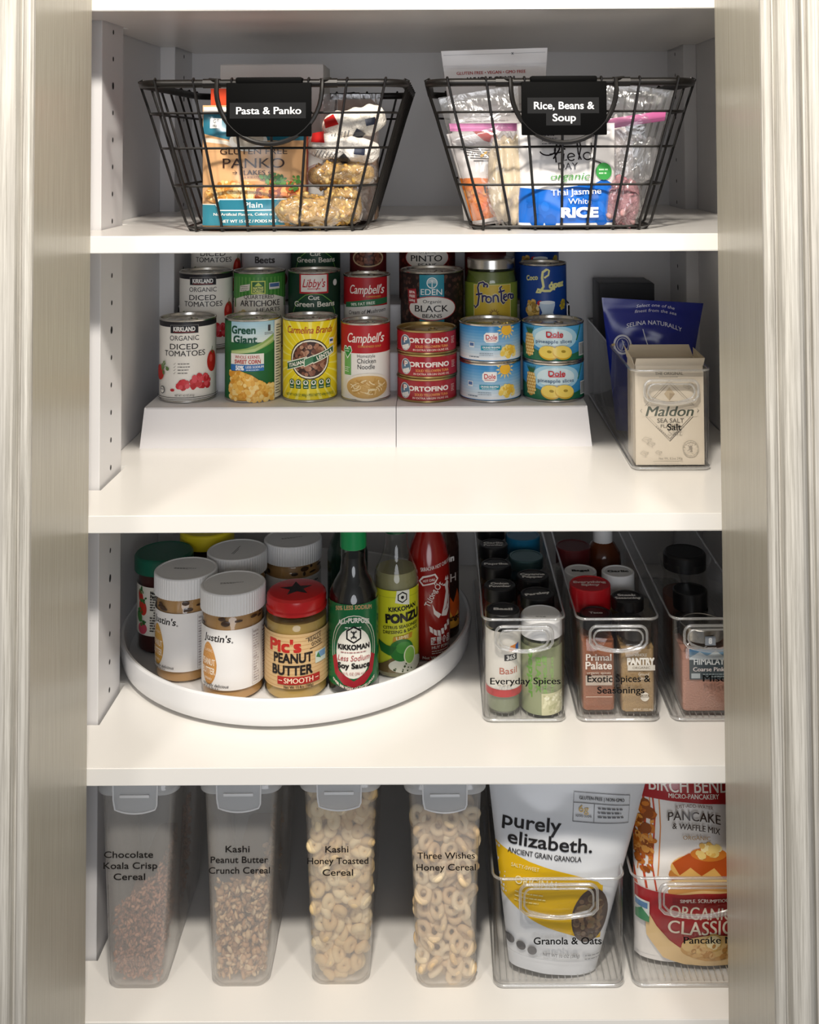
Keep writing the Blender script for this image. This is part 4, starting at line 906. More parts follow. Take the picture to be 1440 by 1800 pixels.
flap([(-hx, 0, hh), (hx, 0, hh), (hx + 1, -4, hh + 9), (-hx + 1, -4, hh + 9)], MC)
flap([(hx, 2 * hy, hh), (-hx, 2 * hy, hh), (-hx + 4, 2 * hy + 5, hh + 14), (hx - 4, 2 * hy + 5, hh + 14)], MI)
flap([(-hx, 2 * hy, hh), (-hx, 2, hh), (-hx - 3, 4, hh + 9), (-hx - 4, 2 * hy - 4, hh + 15)], MI)
flap([(hx, 2, hh), (hx, 2 * hy, hh), (hx - 1, 2 * hy - 4, hh + 12), (hx + 2, 4, hh + 8)], MI)
a.build('front_print', plane(-0.15), t)
bxo('inner_bag', (-hx + 3, hx - 3, 3, 2 * hy - 3, 1, hh - 8), pm('salt_white', '#cfc8bc', 0.6), t, 2)
a = Art('film'); a.rect(-66, 0, 66, 172, '#15227e')
a.text('Select one of the', 4, 163, 4, '#cfd2e2', 52, 0.0, .2, 0, 3).text('finest from the sea', 4, 156, 4, '#cfd2e2', 56, 0, .2, 0, 3).text('SELINA NATURALLY', 2, 136, 5.4, '#d6d9e6', 74, 0.006, 0, -1, 7)
a.ell(-40, 112, 12, 13, '#c9ccd8').ell(-40, 112, 9.5, 10.5, '#15227e').ring(-40, 112, 7.6, 8.6, .9, '#c9ccd8').line([(-41, 105), (-39, 112), (-41, 118), (-38, 115)], 1.1, '#c9ccd8').line([(-54, 110), (-50, 112)], 3, '#b9a57a').line([(-30, 112), (-25, 111)], 3, '#b9a57a')
a.ell(2, 82, 35, 31, '#9fa6a4').ell(2, 82, 33.5, 29.5, '#c3c6c0').blobs(inell(2, 96, 26, 9), 24, (3, 7), ['#aab2b4', '#b7bcbc', '#99a2a6'], 0.3).poly([(-24, 60), (-18, 92), (-8, 100), (4, 100), (12, 90), (16, 60)], '#4d6266').poly([(-8, 98), (2, 98), (-2, 84)], '#8e9a96').ell(-3, 103, 5, 5.5, '#8d7866').poly([(-11, 104), (5, 105), (2, 111), (-7, 111)], '#5d5a50').poly([(16, 72), (30, 70), (30, 82), (25, 92), (22, 84), (16, 80)], '#8b5d48').line([(-14, 134), (-4, 104)], 1.2, '#c9ccd8').lines(20, 70, 26, 3, 4, 1.6, '#6e7a72')
for i, (u, v) in enumerate(((42, 104), (46, 94), (46, 84))): a.ell(u - 16, v, .8, .8, '#cfd2e2').lines(u, v, 26, 2, 3.6, 1.3, '#b9bed8')
pouch('salt_pouch', 'glossy blue salt pouch leaning behind the cream carton in the Salt bin', 'pouch', 276, 300, ZB + 6, 86, 172, 30, '#15227e', a, 0.0, -0.10, 0.06, p=4, wr=1.4, seed=31, seal=12, taper=-0.6)
a = Art(); a.rect(-40, 0, 40, 178, '#26262a').rect(-20, 120, 30, 150, '#34343a')
carton('spice_carton', 'black carton at the back of the Salt bin, behind the blue pouch', 'box', 233, 312, 436, 512, ZB + 6, ZB + 184, '#26262a', a)

# ================================================================ third shelf: turntable and jars
CX, CY = -188, 290
t = thing('turntable', 'white round turntable tray with a raised rim, holding the jars and bottles', 'turntable', CX, CY, ZC)
link('tray', lathe([(0, 4.4), (214, 4.4), (220, 5), (222.5, 7), (225, 17), (226.5, 32), (226, 35.4), (223.5, 37), (220.5, 36), (218.5, 30), (217, 14), (214, 10), (0, 10)], 128), M_WHITEP, t, 40)
link('base', lathe([(0, 0), (150, 0), (152, 1), (152, 3.6), (148, 4.6), (0, 4.6)], 96), M_WHITEP, t)
ZT = ZC + 10.4
CAPW = pm('white_cap', '#e4e4e4', 0.4)
def capprof(R, z0, z1, c=1.5): return [(R * .93, z0), (R, z0 + .6), (R, z1 - c), (R - c * .4, z1 - c * .35), (R - c, z1), (R - 3, z1), (R - 3.6, z1 - .7), (0, z1 - .7)]
def nut_panel(a, u0, v0, v1, w=18, c='#3a3236'):
    a.frame(u0, v0, u0 + w, v1, .4, c).text('Nutrition Facts', u0 + w / 2, v1 - 3.5, 2.6, c, w * .8, 0.03)
    n = int((v1 - v0 - 8) / 3)
    for i in range(n): a.lines(u0 + w / 2, v1 - 8 - i * 3, w * .85, 1, 1, 1.0 if i % 4 else 1.5, c)
def A_nutbutter(tc='#c58d4c', side=False):
    a = Art(); a.L = 0; R = 36.6
    a.rect(-R * 2.9, 14, R * 2.9, 82, '#e8e6e4')
    if side:
        nut_panel(a, -22, 16, 79, 26); nut_panel(a, 12, 16, 79, 22); return a
    a.text("Justin's", -18, 72, 7.5, '#1f1a1c', 37, 0.02, 0.15).text('®', 2, 68, 2, '#1f1a1c')
    a.poly([(-29 + 12.5 * math.cos(q) * (1 - .25 * max(0, math.sin(q))), 42 + 24 * math.sin(q)) for q in (2 * PI * i / 32 for i in range(32))], tc)
    for i in range(5): a.ring(-29, 42, 10 - i * 1.8, 21 - i * 4.5, 0.35, '#dba868')
    a.text('CLASSIC', -29, 57, 3, '#f0dfc4', 14, 0).text('PEANUT', -29, 44, 7, '#f2e6d2', 21, 0.02).text('BUTTER', -29, 34, 7, '#f2e6d2', 21, 0.02).text('SPREAD', -29, 25, 2.6, '#f0dfc4', 12)
    a.text('naturally delicious', -20, 19, 3.4, '#1f1a1c', 36, 0.004, 0.2).lines(-24, 15.5, 26, 1, 1, 1.3, '#8d8784')
    nut_panel(a, 26, 16, 79, 10, '#a49a9a'); nut_panel(a, 39, 16, 80, 26, '#4a3438')
    return a
def nutbutter(label, x, y, turn=0.0, side=False, seed=1, tc='#c58d4c'):
    tp = Art(); tp.lines(0, 1, 30, 2, 2.2, 1.0, '#3a3836', 0.4)
    j = jar('nut_butter_jar', label, 'jar', x, y, ZT, [(33, 0.5), (36.4, 3), (36.4, 88), (35, 92), (34, 96), (34, 103)], None, '#b98d58', 99, (capprof(38, 97, 122), CAPW, 132, tp), A_nutbutter(tc, side), 36.6, group='white-capped nut butter jars', turn=turn, content='nut_butter')
    r = random.Random(seed); bm = nb()
    for i in range(7):
        an = r.uniform(-1.2, 1.2); q = Vector((36.0 * math.sin(an), -36.0 * math.cos(an), r.uniform(85, 95)))
        bmesh.ops.create_icosphere(bm, subdivisions=2, radius=1, matrix=Matrix.Translation(q) @ Matrix.Rotation(an, 4, 'Z') @ Matrix.Diagonal((r.uniform(2, 7), .45, r.uniform(1, 3.2), 1)))
    link('smear', bm, pm('nut_smear', '#3f2a1c', 0.35), j)
    return j
nutbutter('front white-capped nut butter jar, nearest the turntable rim, beside the red lid', -247, 146, -0.05, seed=2)
nutbutter('white-capped nut butter jar left of the front one, its label partly hidden', -313, 190, -0.30, seed=3, tc='#c99a44')
nutbutter('white-capped nut butter jar standing behind the two front ones, its lid in view', -262, 251, 1.2, seed=4)
nutbutter('white-capped nut butter jar at the back showing its nutrition panel, behind the red lid', -196, 292, 0.15, True, seed=5)
a = Art(); a.rect(-60, 24, 60, 84, '#ddd9cc')
for (u, v, rx, ry, c) in ((-26, 70, 5, 9, '#b5281f'), (-22, 58, 7, 10, '#c23626'), (-22, 32, 8, 7, '#c0485a'), (-27, 46, 5, 7, '#3f7a3a')): a.ell(u, v, rx, ry, c, 15).blobs(inell(u + 2, v + ry, 5, 4), 6, (1.4, 3), ['#3f7a3a', '#2f6530'], 0.4)
a.text('Nutrition', 0, 78, 3.4, '#1f1d1d', 18, 0.04).text('Facts', -4, 73.5, 3.4, '#1f1d1d', 10, 0.04).text('40', 6, 51, 6, '#1f1d1d', 9, 0.05)
for i in range(13): a.lines(0, 70 - i * 3.2, 18 if i not in (5, 6) else 9, 1, 1, 1.3, '#2a2827')
a.ell(1, 39, 4, 5, '#8d3a24')
jar('jam_jar', 'dark red jam jar with a green lid at the left edge of the turntable', 'jar', -357, 258, ZT, [(30, 1), (33.5, 4), (33.5, 92), (32, 97), (31, 103)], None, '#3c0f0c', 96, (capprof(37, 98, 118, 3), pm('green_lid', '#0f5a45', 0.4), None, None), a, 33.8, turn=-0.2, content='jam')
jar('jam_jar', 'jar with a bright yellow lid at the back left of the turntable', 'jar', -316, 324, ZT, [(30, 1), (33, 4), (33, 98), (31, 106)], None, '#4a2c16', 100, (capprof(36, 104, 124, 3), pm('yellow_lid', '#d8c524', 0.4), None, None), None, None, content='jam')
a = Art(); a.rect(-58, 16, 58, 77, '#cfae7e')
for i in range(13): a.rect(-58, 18 + i * 4.6, 58, 18.8 + i * 4.6, '#bd9764'); a.L -= .9
a.L += 2
R_ = '#b5281f'; k_ = '#1f1a18'
a.text("Pic's", -15, 64, 13, R_, 40, 0.034).text('REALLY', 22, 70, 4.2, k_, 18, 0.01, 0, 6).text('GOOD', 24, 64.4, 4.2, k_, 14, 0.01, 0, 6).line([(10, 71.5), (31, 75)], .6, k_).line([(15, 59), (33, 61.5)], .6, k_)
a.text('PEANUT', -5, 50.5, 10, k_, 47, 0.03).text('BUTTER', -6, 37, 10, k_, 49, 0.03).rect(22, 41, 39, 54, '#c9d2c4').rect(27, 46, 38, 53, '#6f93b8').poly([(23, 48), (26, 53), (30, 45)], '#3a7a4a')
a.rect(-23, 21, 28, 30, '#a3231f').text('SMOOTH', 2, 25.5, 5.6, '#f0dcc0', 34, 0.016).rect(-21.5, 25.1, -17, 25.9, '#f0dcc0').rect(21.5, 25.1, 26, 25.9, '#f0dcc0').text('Net Wt 13.4oz (380g)', 2, 18.6, 3.0, k_, 34, 0.02).lines(48, 68, 12, 12, 4, 1.2, '#4a3a2c')
tp = Art('gloss'); tp.star(0, 0, 20, '#1a0e0c', 92, 5, 0.42)
jar('nut_butter_jar', 'smooth peanut butter jar with a red lid printed with a black star', 'jar', -172, 146, ZT, [(34, 0.6), (37, 4), (37.4, 60), (37, 80), (34.5, 89), (31, 93), (31, 96)], None, '#bb9a52', 87, ([(33.5, 94), (35.5, 95), (35.8, 98), (34.6, 100), (35.2, 107), (34.5, 111), (32, 113.5), (28, 114.4), (0, 114.4)], pm('red_lid', '#c31d1f', 0.22), None, tp), a, 37.6, turn=0.03, content='nut_butter')
# bottles
def bottle(name, label, x, y, prof, glass, fill, fillz, cap, art, artR, turn=0.0, inner=1.6, group=None, ex=None):
    return jar(name, label, 'bottle', x, y, ZT, prof, glass, fill, fillz, cap, art, artR, turn=turn, group=group, inner=inner, lname='cap', content='sauce')
a = Art('gloss'); G = '#12693a'; g2 = '#0d4a2a'; wv = '#e6e6dc'
a.rect(-48, 12, 48, 106, G).text('50% LESS SODIUM', 0, 100, 4.6, '#b9986a', 46, 0.03, 0, 0, 3)
a.ell(0, 53, 29, 41, '#e2e0d0').ell(0, 53, 28, 40, G).ell(0, 53, 25.5, 37.5, '#cfcdbc').ell(0, 53, 24.8, 36.8, '#1a5c36')
a.poly([(-28, 44), (-22, 48), (-18, 30), (0, 19), (18, 30), (22, 48), (28, 44), (24, 26), (12, 15), (0, 12), (-12, 15), (-24, 26)], '#9e2430')
a.ell(0, 51, 21.5, 29, '#e8e5da').text('ALL-PURPOSE', 0, 84.5, 5.2, wv, 38, 0.03, 0, 0, 4).lines(0, 80, 20, 1, 1, 1.2, wv)
hxg = [(9 * math.cos(PI / 6 + PI / 3 * i), 72 + 9 * math.sin(PI / 6 + PI / 3 * i)) for i in range(7)]
a.line(hxg + [hxg[1]], 2.0, '#1c1a1a').line([(-3.5, 75), (3.5, 75)], 1, '#1c1a1a').line([(-3.5, 69), (3.5, 69)], 1, '#1c1a1a').line([(0, 76), (0, 68)], 1, '#1c1a1a').line([(-3, 77), (3, 67)], .8, '#1c1a1a').line([(3, 77), (-3, 67)], .8, '#1c1a1a')
a.text('KIKKOMAN', 0, 58, 5.4, '#1c1a1a', 38, 0.04).lines(0, 52, 30, 1, 1, 1, '#a06a6a').text('Less Sodium', 0, 45.5, 6.2, '#a3323a', 38, 0.0, 0.25).text('Soy Sauce', 0, 37, 5.8, '#1c1a1a', 38, 0.03).text('10 FL OZ (296 mL)', 0, 28, 3.0, '#a3565a', 26, 0.004)
a.text('OVER 300 YEARS OF EXCELLENCE', 0, 20, 2.8, '#efe2d8', 52, 0.03, 0, 0, -9)
bottle('sauce_bottle', 'soy sauce bottle with a green cap and green label in the middle of the turntable', -105, 149, [(27, 1), (29.3, 4), (29.3, 104), (28, 112), (22, 124), (16, 134), (14.4, 146), (14.2, 166)], clear('soy_glass', '#e6e9e6', 0.6, 0.06), '#0d0604', 152, ([(15, 162), (15.6, 163), (15.6, 184), (14.6, 185.4), (0, 185.6)], pm('green_cap', '#0f8a4c', 0.35), 40, None), a, 29.6, 0.02)
a = Art('gloss'); Y_ = '#cfd02c'
a.rect(-46, 8, 46, 104, Y_).grad(-46, 8, 46, 60, '#c3cf3a', '#d6d634', 6).frame(-26, 12, 40, 96, 0.5, '#7f8a2a')
hxg = [(11 + 6 * math.cos(PI / 6 + PI / 3 * i), 96 + 6 * math.sin(PI / 6 + PI / 3 * i)) for i in range(7)]
a.poly([(4, 104), (20, 104), (20, 86), (2, 90)], '#e4e4d8').line(hxg + [hxg[1]], 1.6, '#1c1a1a').ell(11, 96, 2, 2, '#1c1a1a')
a.text('KIKKOMAN', 12, 83, 5.0, '#1c1a1a', 36, 0.03, 0, 4).text('PONZU', 13, 72, 9.5, '#1c1a1a', 46, 0.05, 0, 3).text('CITRUS SEASONED', 10, 61.5, 3.6, '#1c1a1a', 46, 0.02, 0, 3).text('DRESSING & SAUCE', 10, 56, 3.6, '#1c1a1a', 46, 0.02, 0, 3).poly([(0, 50), (24, 53), (23, 47), (-1, 44)], '#c8942e').text('LIME', 11, 49, 4, '#f0e6b0', 16, 0.02, 0, 5)
a.poly([(-46, 8), (46, 8), (46, 24), (20, 18), (0, 26), (-14, 18), (-30, 12), (-46, 12)], '#6a5a3a').ell(18, 16, 24, 9, '#d8d8cc').ell(10, 34, 15, 13, '#2f7a34').ell(12, 37, 9, 7, '#4f9a44').poly([(-22, 46), (-16, 32), (-4, 28), (4, 38), (-8, 40)], '#2a6a30').ell(20, 27, 8, 11, '#e6ecc8').ell(20, 27, 6.6, 9.6, '#8ec05a').blobs(inell(14, 14, 16, 5), 10, (.8, 1.6), ['#3a4a2a'], 0.5)
bottle('sauce_bottle', 'citrus sauce bottle with a yellow-green lime label, right of the soy sauce', -56, 190, [(25, 1), (27, 4), (27, 110), (26, 118), (19, 134), (15, 146), (14, 158), (14, 172)], None, '#8f8a62', 122, ([(15, 166), (15.4, 167), (15.4, 190), (14, 191.5), (0, 191.5)], pm('dark_green_cap', '#0f4a2c', 0.35), 36, None), a, 27.3, -0.12)
a = Art('gloss'); w_ = '#dcd2cc'
a.text('SRIRACHA HOT CHILI SAUCE', 16, 116, 4.6, w_, 50, 0.02, 0, 10).poly([(-6, 104), (10, 107), (14, 101), (10, 95), (-6, 92), (-11, 98)], w_).poly([(-4.5, 102), (9, 105), (12, 100.6), (8.6, 96.6), (-4.6, 93.8), (-8.8, 98)], '#8a1712').text('HOT CHILI', 2, 99, 2.8, w_, 15, 0.02, 0, 8)
# the white crowing bird of the label as broad shapes
a.poly([(18, 54), (22, 66), (26, 82), (24, 90), (28, 96), (32, 92), (31, 86), (34, 74), (33, 60), (27, 52)], w_).poly([(14, 52), (8, 58), (6, 70), (10, 62), (18, 56)], w_).poly([(24, 96), (26, 101), (28, 97), (30, 101), (32, 95)], w_).poly([(24, 92), (19, 91), (24, 89)], w_)
for i in range(4): a.line([(23 + i * 2, 60 + i * 2), (29 + i, 62 + i * 6)], 0.9, '#8a1712')
for i in range(6): a.poly([(2 + i * 5, 44 - 6 * math.sin(i * .7)), (6 + i * 5, 43 - 6 * math.sin(i * .7 + .3)), (7 + i * 5, 36 - 6 * math.sin(i * .7 + .3)), (3 + i * 5, 37 - 6 * math.sin(i * .7))], w_)
a.text('匯豐食品', 18, 25, 7, w_, 28, 0.01).text('HUY FONG', 18, 17.5, 3.6, w_, 26, 0.02).lines(18, 13, 26, 2, 2.6, 1.0, w_).text('Net Wt. 17 oz', 10, 5.5, 3.4, w_, 32, 0.02).text('Tương', 4, 78, 7, w_, 22, 0.01, 0, 65).text('Ớt', 14, 92, 7, w_, 10, 0.01, 0, 50)
j = jar('sauce_bottle', 'red chili sauce bottle printed in white, near the right rim of the turntable', 'bottle', -17, 233, ZT, [(25, 1), (27, 4), (27, 100), (26, 118), (22, 136), (16, 150), (12, 158), (11, 166)], pm('red_bottle', '#8a1712', 0.18, coat=0.3), None, None, ([(13, 160), (14, 162), (13, 174), (8, 186), (3, 200), (0, 201)], pm('green_spout', '#1f7a3a', 0.4), 30, None), a, 27.2, turn=-0.05, lname='cap')
a = Art('gloss'); a.rect(-40, 10, 40, 112, '#2a1a16').text('Sun', 4, 103, 7.5, '#d8d4d0', 20, 0.04).text('CH', 6, 78, 10, '#c9bdb6', 22, 0.006).poly([(-8, 14), (30, 14), (30, 40), (20, 62), (12, 46), (4, 58), (-4, 40)], '#c2521e').poly([(-4, 14), (26, 14), (22, 34), (12, 26), (4, 40)], '#e0a03a').text('Mango', 10, 27, 6.5, '#2a1410', 30, 0.04)
jar('sauce_bottle', 'dark bottle with an orange flame label, rightmost on the turntable behind the red bottle', 'bottle', -2, 287, ZT, [(22, 1), (24, 4), (24, 118), (21, 132), (15, 146), (13, 156)], pm('dark_bottle', '#2a1712', 0.2), None, None, ([(14.5, 150), (15.5, 151), (15.5, 176), (14, 178), (0, 178)], CAPW, 40, None), a, 24.3, turn=0.25, lname='cap')
jar('sauce_bottle', 'dark green bottle standing at the back of the turntable behind the soy sauce', 'bottle', -122, 268, ZT, [(24, 1), (26, 4), (26, 112), (22, 126), (14, 142), (13, 160)], pm('dark_green_bottle', '#0f2a20', 0.2), None, None, ([(14, 156), (15, 157), (15, 180), (0, 181)], pm('green_lid', '#0f5a45', 0.4), 36, None), None, None, lname='cap')

# ================================================================ third shelf: spice jars in the bins
ZS = ZC + 5.6
BLK = pm('black_cap', '#141315', 0.35)
def spice(label, x, y, R, h, lidh, fill, lidm=None, words=None, art=None, turn=0.0, wc='#f2f0ec', rise=0.0, lidR=None, ribs=48, name='spice_jar', group=None, rz=0.0, th=5.4, tr=0):
    hb = h - lidh; lr = lidR or R * 0.96
    tp = None
    if words:
        tp = Art('ink'); n = len(words)
        for i, s in enumerate(words): tp.text(s, 0, (n - 1) * 4.2 - i * 8.4, th, wc, min(lr * 1.6, 4.4 * len(s)), 0.045, rot=tr)
    return jar(name, label, 'jar', x, y, ZS + rise, [(R - 2.5, .5), (R, 3), (R, hb - 10), (R * .93, hb - 4), (R * .84, hb), (R * .84, hb + 3)], None, fill, hb - 12, (capprof(lr, hb + .5, h, 1.2), lidm or BLK, ribs, tp), art, R + .25, rz=rz, turn=turn, group=group, seg=40, content='spice')
GB = 'black-lidded spice jars in the Everyday Spices bin'
a = Art(); a.rect(-40, 26, 40, 92, '#dcd8cf').poly([(6, 70), (20, 70), (20, 78), (8, 76)], '#d9822a').poly([(15, 70), (20, 70), (20, 78), (15, 76)], '#2a5aa0').rect(1, 60, 17, 67, '#2a2a2e').text('365', 9, 63.5, 4.4, '#e9e7e2', 11, 0.03).text('Basil', 6, 49, 7, '#b5644f', 21, 0.006).lines(6, 33, 26, 1, 1, 1.6, '#b9b2a6').rect(-40, 20, 40, 28, '#b52a2e')
spice('jar with a white and red label and a black lid marked Basil, front left', 70, 110, 20, 110, 17, '#7d8468', None, ['Basil'], a, -0.05)
spice('black spice lid marked Onion Powder, behind the Basil jar', 70, 178, 20, 110, 17, '#b9a680', None, ['Onion', 'Powder'])
spice('black spice lid marked Paprika, behind the Onion Powder jar', 69, 244, 20, 110, 17, '#6a2012', None, ['Paprika'])
spice('black spice lid marked Powder, behind the Paprika jar', 69, 312, 20, 110, 17, '#6a4a22', None, ['Garlic', 'Powder'])
spice('black-lidded spice jar at the very back of the left row in the Everyday Spices bin', 69, 380, 20, 110, 17, '#4a3a22', None, ['Pepper'])
a = Art(); a.rect(-44, 0, 44, 74, '#8f9672')
for i in range(4): a.text(('pepper', 'BLACK', 'ground', 'organic')[i], -12 + i * 8.5, 44, (7, 5.5, 5, 4)[i], ('#5f9a2c', '#6fa040', '#7fa858', '#8fae6a')[i], (52, 40, 44, 40)[i], 0.03, 0, -90)
a.rect(0, 0, 30, 24, '#c9c6a0').blobs(inrect(2, 2, 28, 22), 50, (1, 2.4), ['#dedbb8', '#b5b48a', '#e8e6cc'], 0.6)
tp = Art(); tp.lines(0, -10, 12, 1, 1, 1.2, '#444')
jar('spice_shaker', 'green-labelled pepper shaker with a white flip cap, front right in its bin', 'jar', 114, 113, ZS, [(21, .5), (23.4, 3), (23.4, 74), (22, 82), (21, 86)], None, '#8d9070', 78, (capprof(24, 82, 104, 4), CAPW, None, tp), a, 23.7, rz=-0.1, content='spice')
spice('black spice lid marked Parsley with slanted lettering, behind the white-capped shaker', 114, 162, 21, 106, 16, '#4f6a3a', None, ['Parsley'], None, tr=14)
spice('black spice lid marked Cayenne Pepper, behind the Parsley lid', 113, 216, 21, 106, 16, '#7a2a12', None, ['Cayenne', 'Pepper'])
spice('small canning jar with a silver-green ring lid in the Everyday Spices bin', 111, 296, 24, 100, 14, '#2a3a38', pm('teal_metal_lid', '#5c7f84', 0.3, 0.8), None, None)
spice('jar with a glossy blue lid at the back of the Everyday Spices bin', 112, 362, 25, 104, 24, '#24303a', pm('blue_lid', '#1f6f94', 0.25), None, None)
def square_jar(label, x, y, w, d, hb, fill, art, lidp, lidm, words, wc='#dad8d4', name='spice_jar', rise=0.0):
    t = thing(name, label, 'jar', x, y, ZS + rise, 0)
    S = lambda z, g, r: (z, rrect(w / 2 - g, d / 2 - g, r, 5))
    link('glass', loft([S(0, 2.5, 5), S(1, .8, 6), S(3, 0, 6), S(hb - 9, 0, 6), S(hb - 4, 2, 8), S(hb, 5, 12), S(hb + 3, 5, 12)]), M_GLASS, t, 40)
    link('spice', loft([S(2.2, 2.4, 5), S(3.5, 1.5, 5), S(hb - 12, 1.5, 5)]), pm('food_' + fill.strip('#'), fill, 0.6, bump=(600, .6, .002)), t, 40)
    lo = link('lid', lathe(lidp, 48), lidm, t, 25)
    tp = Art('ink')
    for i, s in enumerate(words): tp.text(s, 0, (len(words) - 1) * 3.4 - i * 6.8, 4.6, wc, min(28, 3.9 * len(s)), 0.03)
    if words: tp.build('top_print', top(lidp[-1][1] + .1), lo)
    art.build('paper_label', plane(-d / 2 - .15), t)
    return t
a = Art(); a.text('Primal', 0, 71, 7.4, '#e6dcd2', 29, 0.02).text('Palate', 0, 62, 8, '#e6dcd2', 30, 0.02).text('organic spices', 0, 54, 3, '#d9c9b9', 27, 0.004).rect(-15, 40, 15, 51, '#b9aa9c').text('Taco', 0, 45.5, 5, '#8d7a6a', 14).rect(-15, 27, 15, 27.6, '#d9c9b9')
for v in a.bm.verts: v.co.z -= 9
square_jar('square jar of rust-brown spice with a black lid marked Taco in the Exotic bin', 177, 113, 39, 39, 90, '#a15c38', a, capprof(18.5, 89, 104, 1.2), BLK, ['Taco'])
a = Art(); a.text('WHOLE', 3, 66, 3.4, '#e0d6c6', 14, 0.02).text('PANTRY', 3, 59, 7, '#eee8de', 31, 0.05).rect(-12, 49, 19, 55, '#d8d0c2').text('ORGANIC', 3.5, 52, 2.6, '#6a5a48', 20, 0.01).text('Ground', 6, 45, 3.2, '#e0d6c6', 12, 0.006).text('Ginger', 6, 40.5, 3.2, '#e0d6c6', 12, 0.006).ell(7, 20, 5, 5, '#ddd5c6').rect(2, 19.4, 12, 22.4, '#7a664c').text('USDA', 7, 20.9, 2, '#ddd5c6', 8, .03).text('NET WT. 1.5OZ (43g)', 5, 6, 2.4, '#ddd0bb', 22, 0.006)
square_jar('square jar of tan ground spice with a dark lid, front right in the Exotic bin', 221, 110, 40, 40, 84, '#b08d5c', a, capprof(19, 80, 93, 1.2), pm('pewter_cap', '#5a5652', 0.3, 0.8), [])
spice('jar with a dark lid marked Steak Seasoning, behind the tan spice jar', 220, 152, 20, 106, 14, '#3a2416', pm('black_gloss_cap', '#1c1a1a', 0.25), ['Steak', 'Seasoning'])
spice('jar with a fat red lid marked Everything Spicy in the Exotic bin', 177, 161, 23, 118, 28, '#8d4a26', pm('red_cap_plastic', '#b5161f', 0.3), ['Everything', 'Spicy'], wc='#f0d8d4', lidR=24.5, ribs=None)
spice('jar with a white lid marked Garlic, behind the Steak Seasoning jar', 219, 213, 21, 112, 24, '#c2ab82', CAPW, ['Garlic'], wc='#26231f', ribs=None)
spice('jar with a white lid marked Bagel, behind the red lid', 174, 226, 21, 108, 20, '#b7a88c', CAPW, ['Bagel'], wc='#26231f', ribs=None)
jar('spice_bottle', 'amber bottle with a small white cap at the back of the Exotic bin', 'bottle', 216, 318, ZS, [(22, 1), (24, 3), (24, 84), (23, 96), (16, 108), (12, 112)], pm('amber_bottle', '#5a2a12', 0.15), None, None, (capprof(13, 110, 130, 1), CAPW, 40, None), None, None, lname='cap')
spice('jar with a dark red lid at the back left of the Exotic bin', 174, 300, 24, 112, 24, '#4a1a14', pm('maroon_cap', '#56161a', 0.4), None)
a = Art(); a.rect(-20, 38, 30, 72, '#3f4a50').grad(-20, 62, 30, 72, '#8fa6b4', '#5f8fb8', 3).poly([(-20, 62), (-8, 69), (0, 64), (10, 70), (20, 63), (30, 68), (30, 60), (-20, 60)], '#c9d2d6').text('HIMALAYAN', 8, 58, 7, '#dfe2e2', 46, 0.02).text('Coarse Pink Salt', 8, 49.5, 4.6, '#dfd6d4', 48, 0.02).rect(-18, 39.5, -8, 45, '#a9b2b6').lines(8, 44, 26, 2, 2.6, 1, '#9aa6aa').rect(-2, 76, 10, 86, '#8f96a0').text('8', 4, 81, 6, '#e6e8ea', 4, 0.04).text('Coarse', 4, 73.6, 3, '#d9d4d2', 14, 0.01)
square_jar('jar of coarse pink salt with a silver lid at the front of the Misc. bin', 299, 116, 58, 50, 80, '#c08a78', a, capprof(25, 77, 92, 1.2), M_STEEL, [], name='salt_jar')
a = Art(); a.poly([(17 + 11 * math.cos(q) * (1 + .16 * math.cos(4 * q)), 74 + 9 * math.sin(q) * (1 + .16 * math.cos(4 * q))) for q in (2 * PI * i / 48 for i in range(48))], '#b9b6b0').poly([(17 + 10 * math.cos(q) * (1 + .16 * math.cos(4 * q)), 74 + 8 * math.sin(q) * (1 + .16 * math.cos(4 * q))) for q in (2 * PI * i / 48 for i in range(48))], '#17161a').text('PRIVATE', 17, 76, 2.8, '#cfccc6', 14, 0.02).text('SELECTION', 17, 71.6, 2.2, '#cfccc6', 14, 0.02)
jar('salt_grinder', 'tall clear grinder jar with a black badge, behind the pink salt in the Misc. bin', 'jar', 301, 208, ZS, [(27, 1), (29, 4), (29, 96), (26, 112), (31, 126), (32, 130)], None, '#7a5348', 88, (capprof(26, 118, 138, 3), BLK, None, None), a, 29.3, rz=0, content='salt')
spice('low jar with a black lid right behind the pink salt jar', 296, 158, 21, 112, 22, '#3a322e', BLK, None)

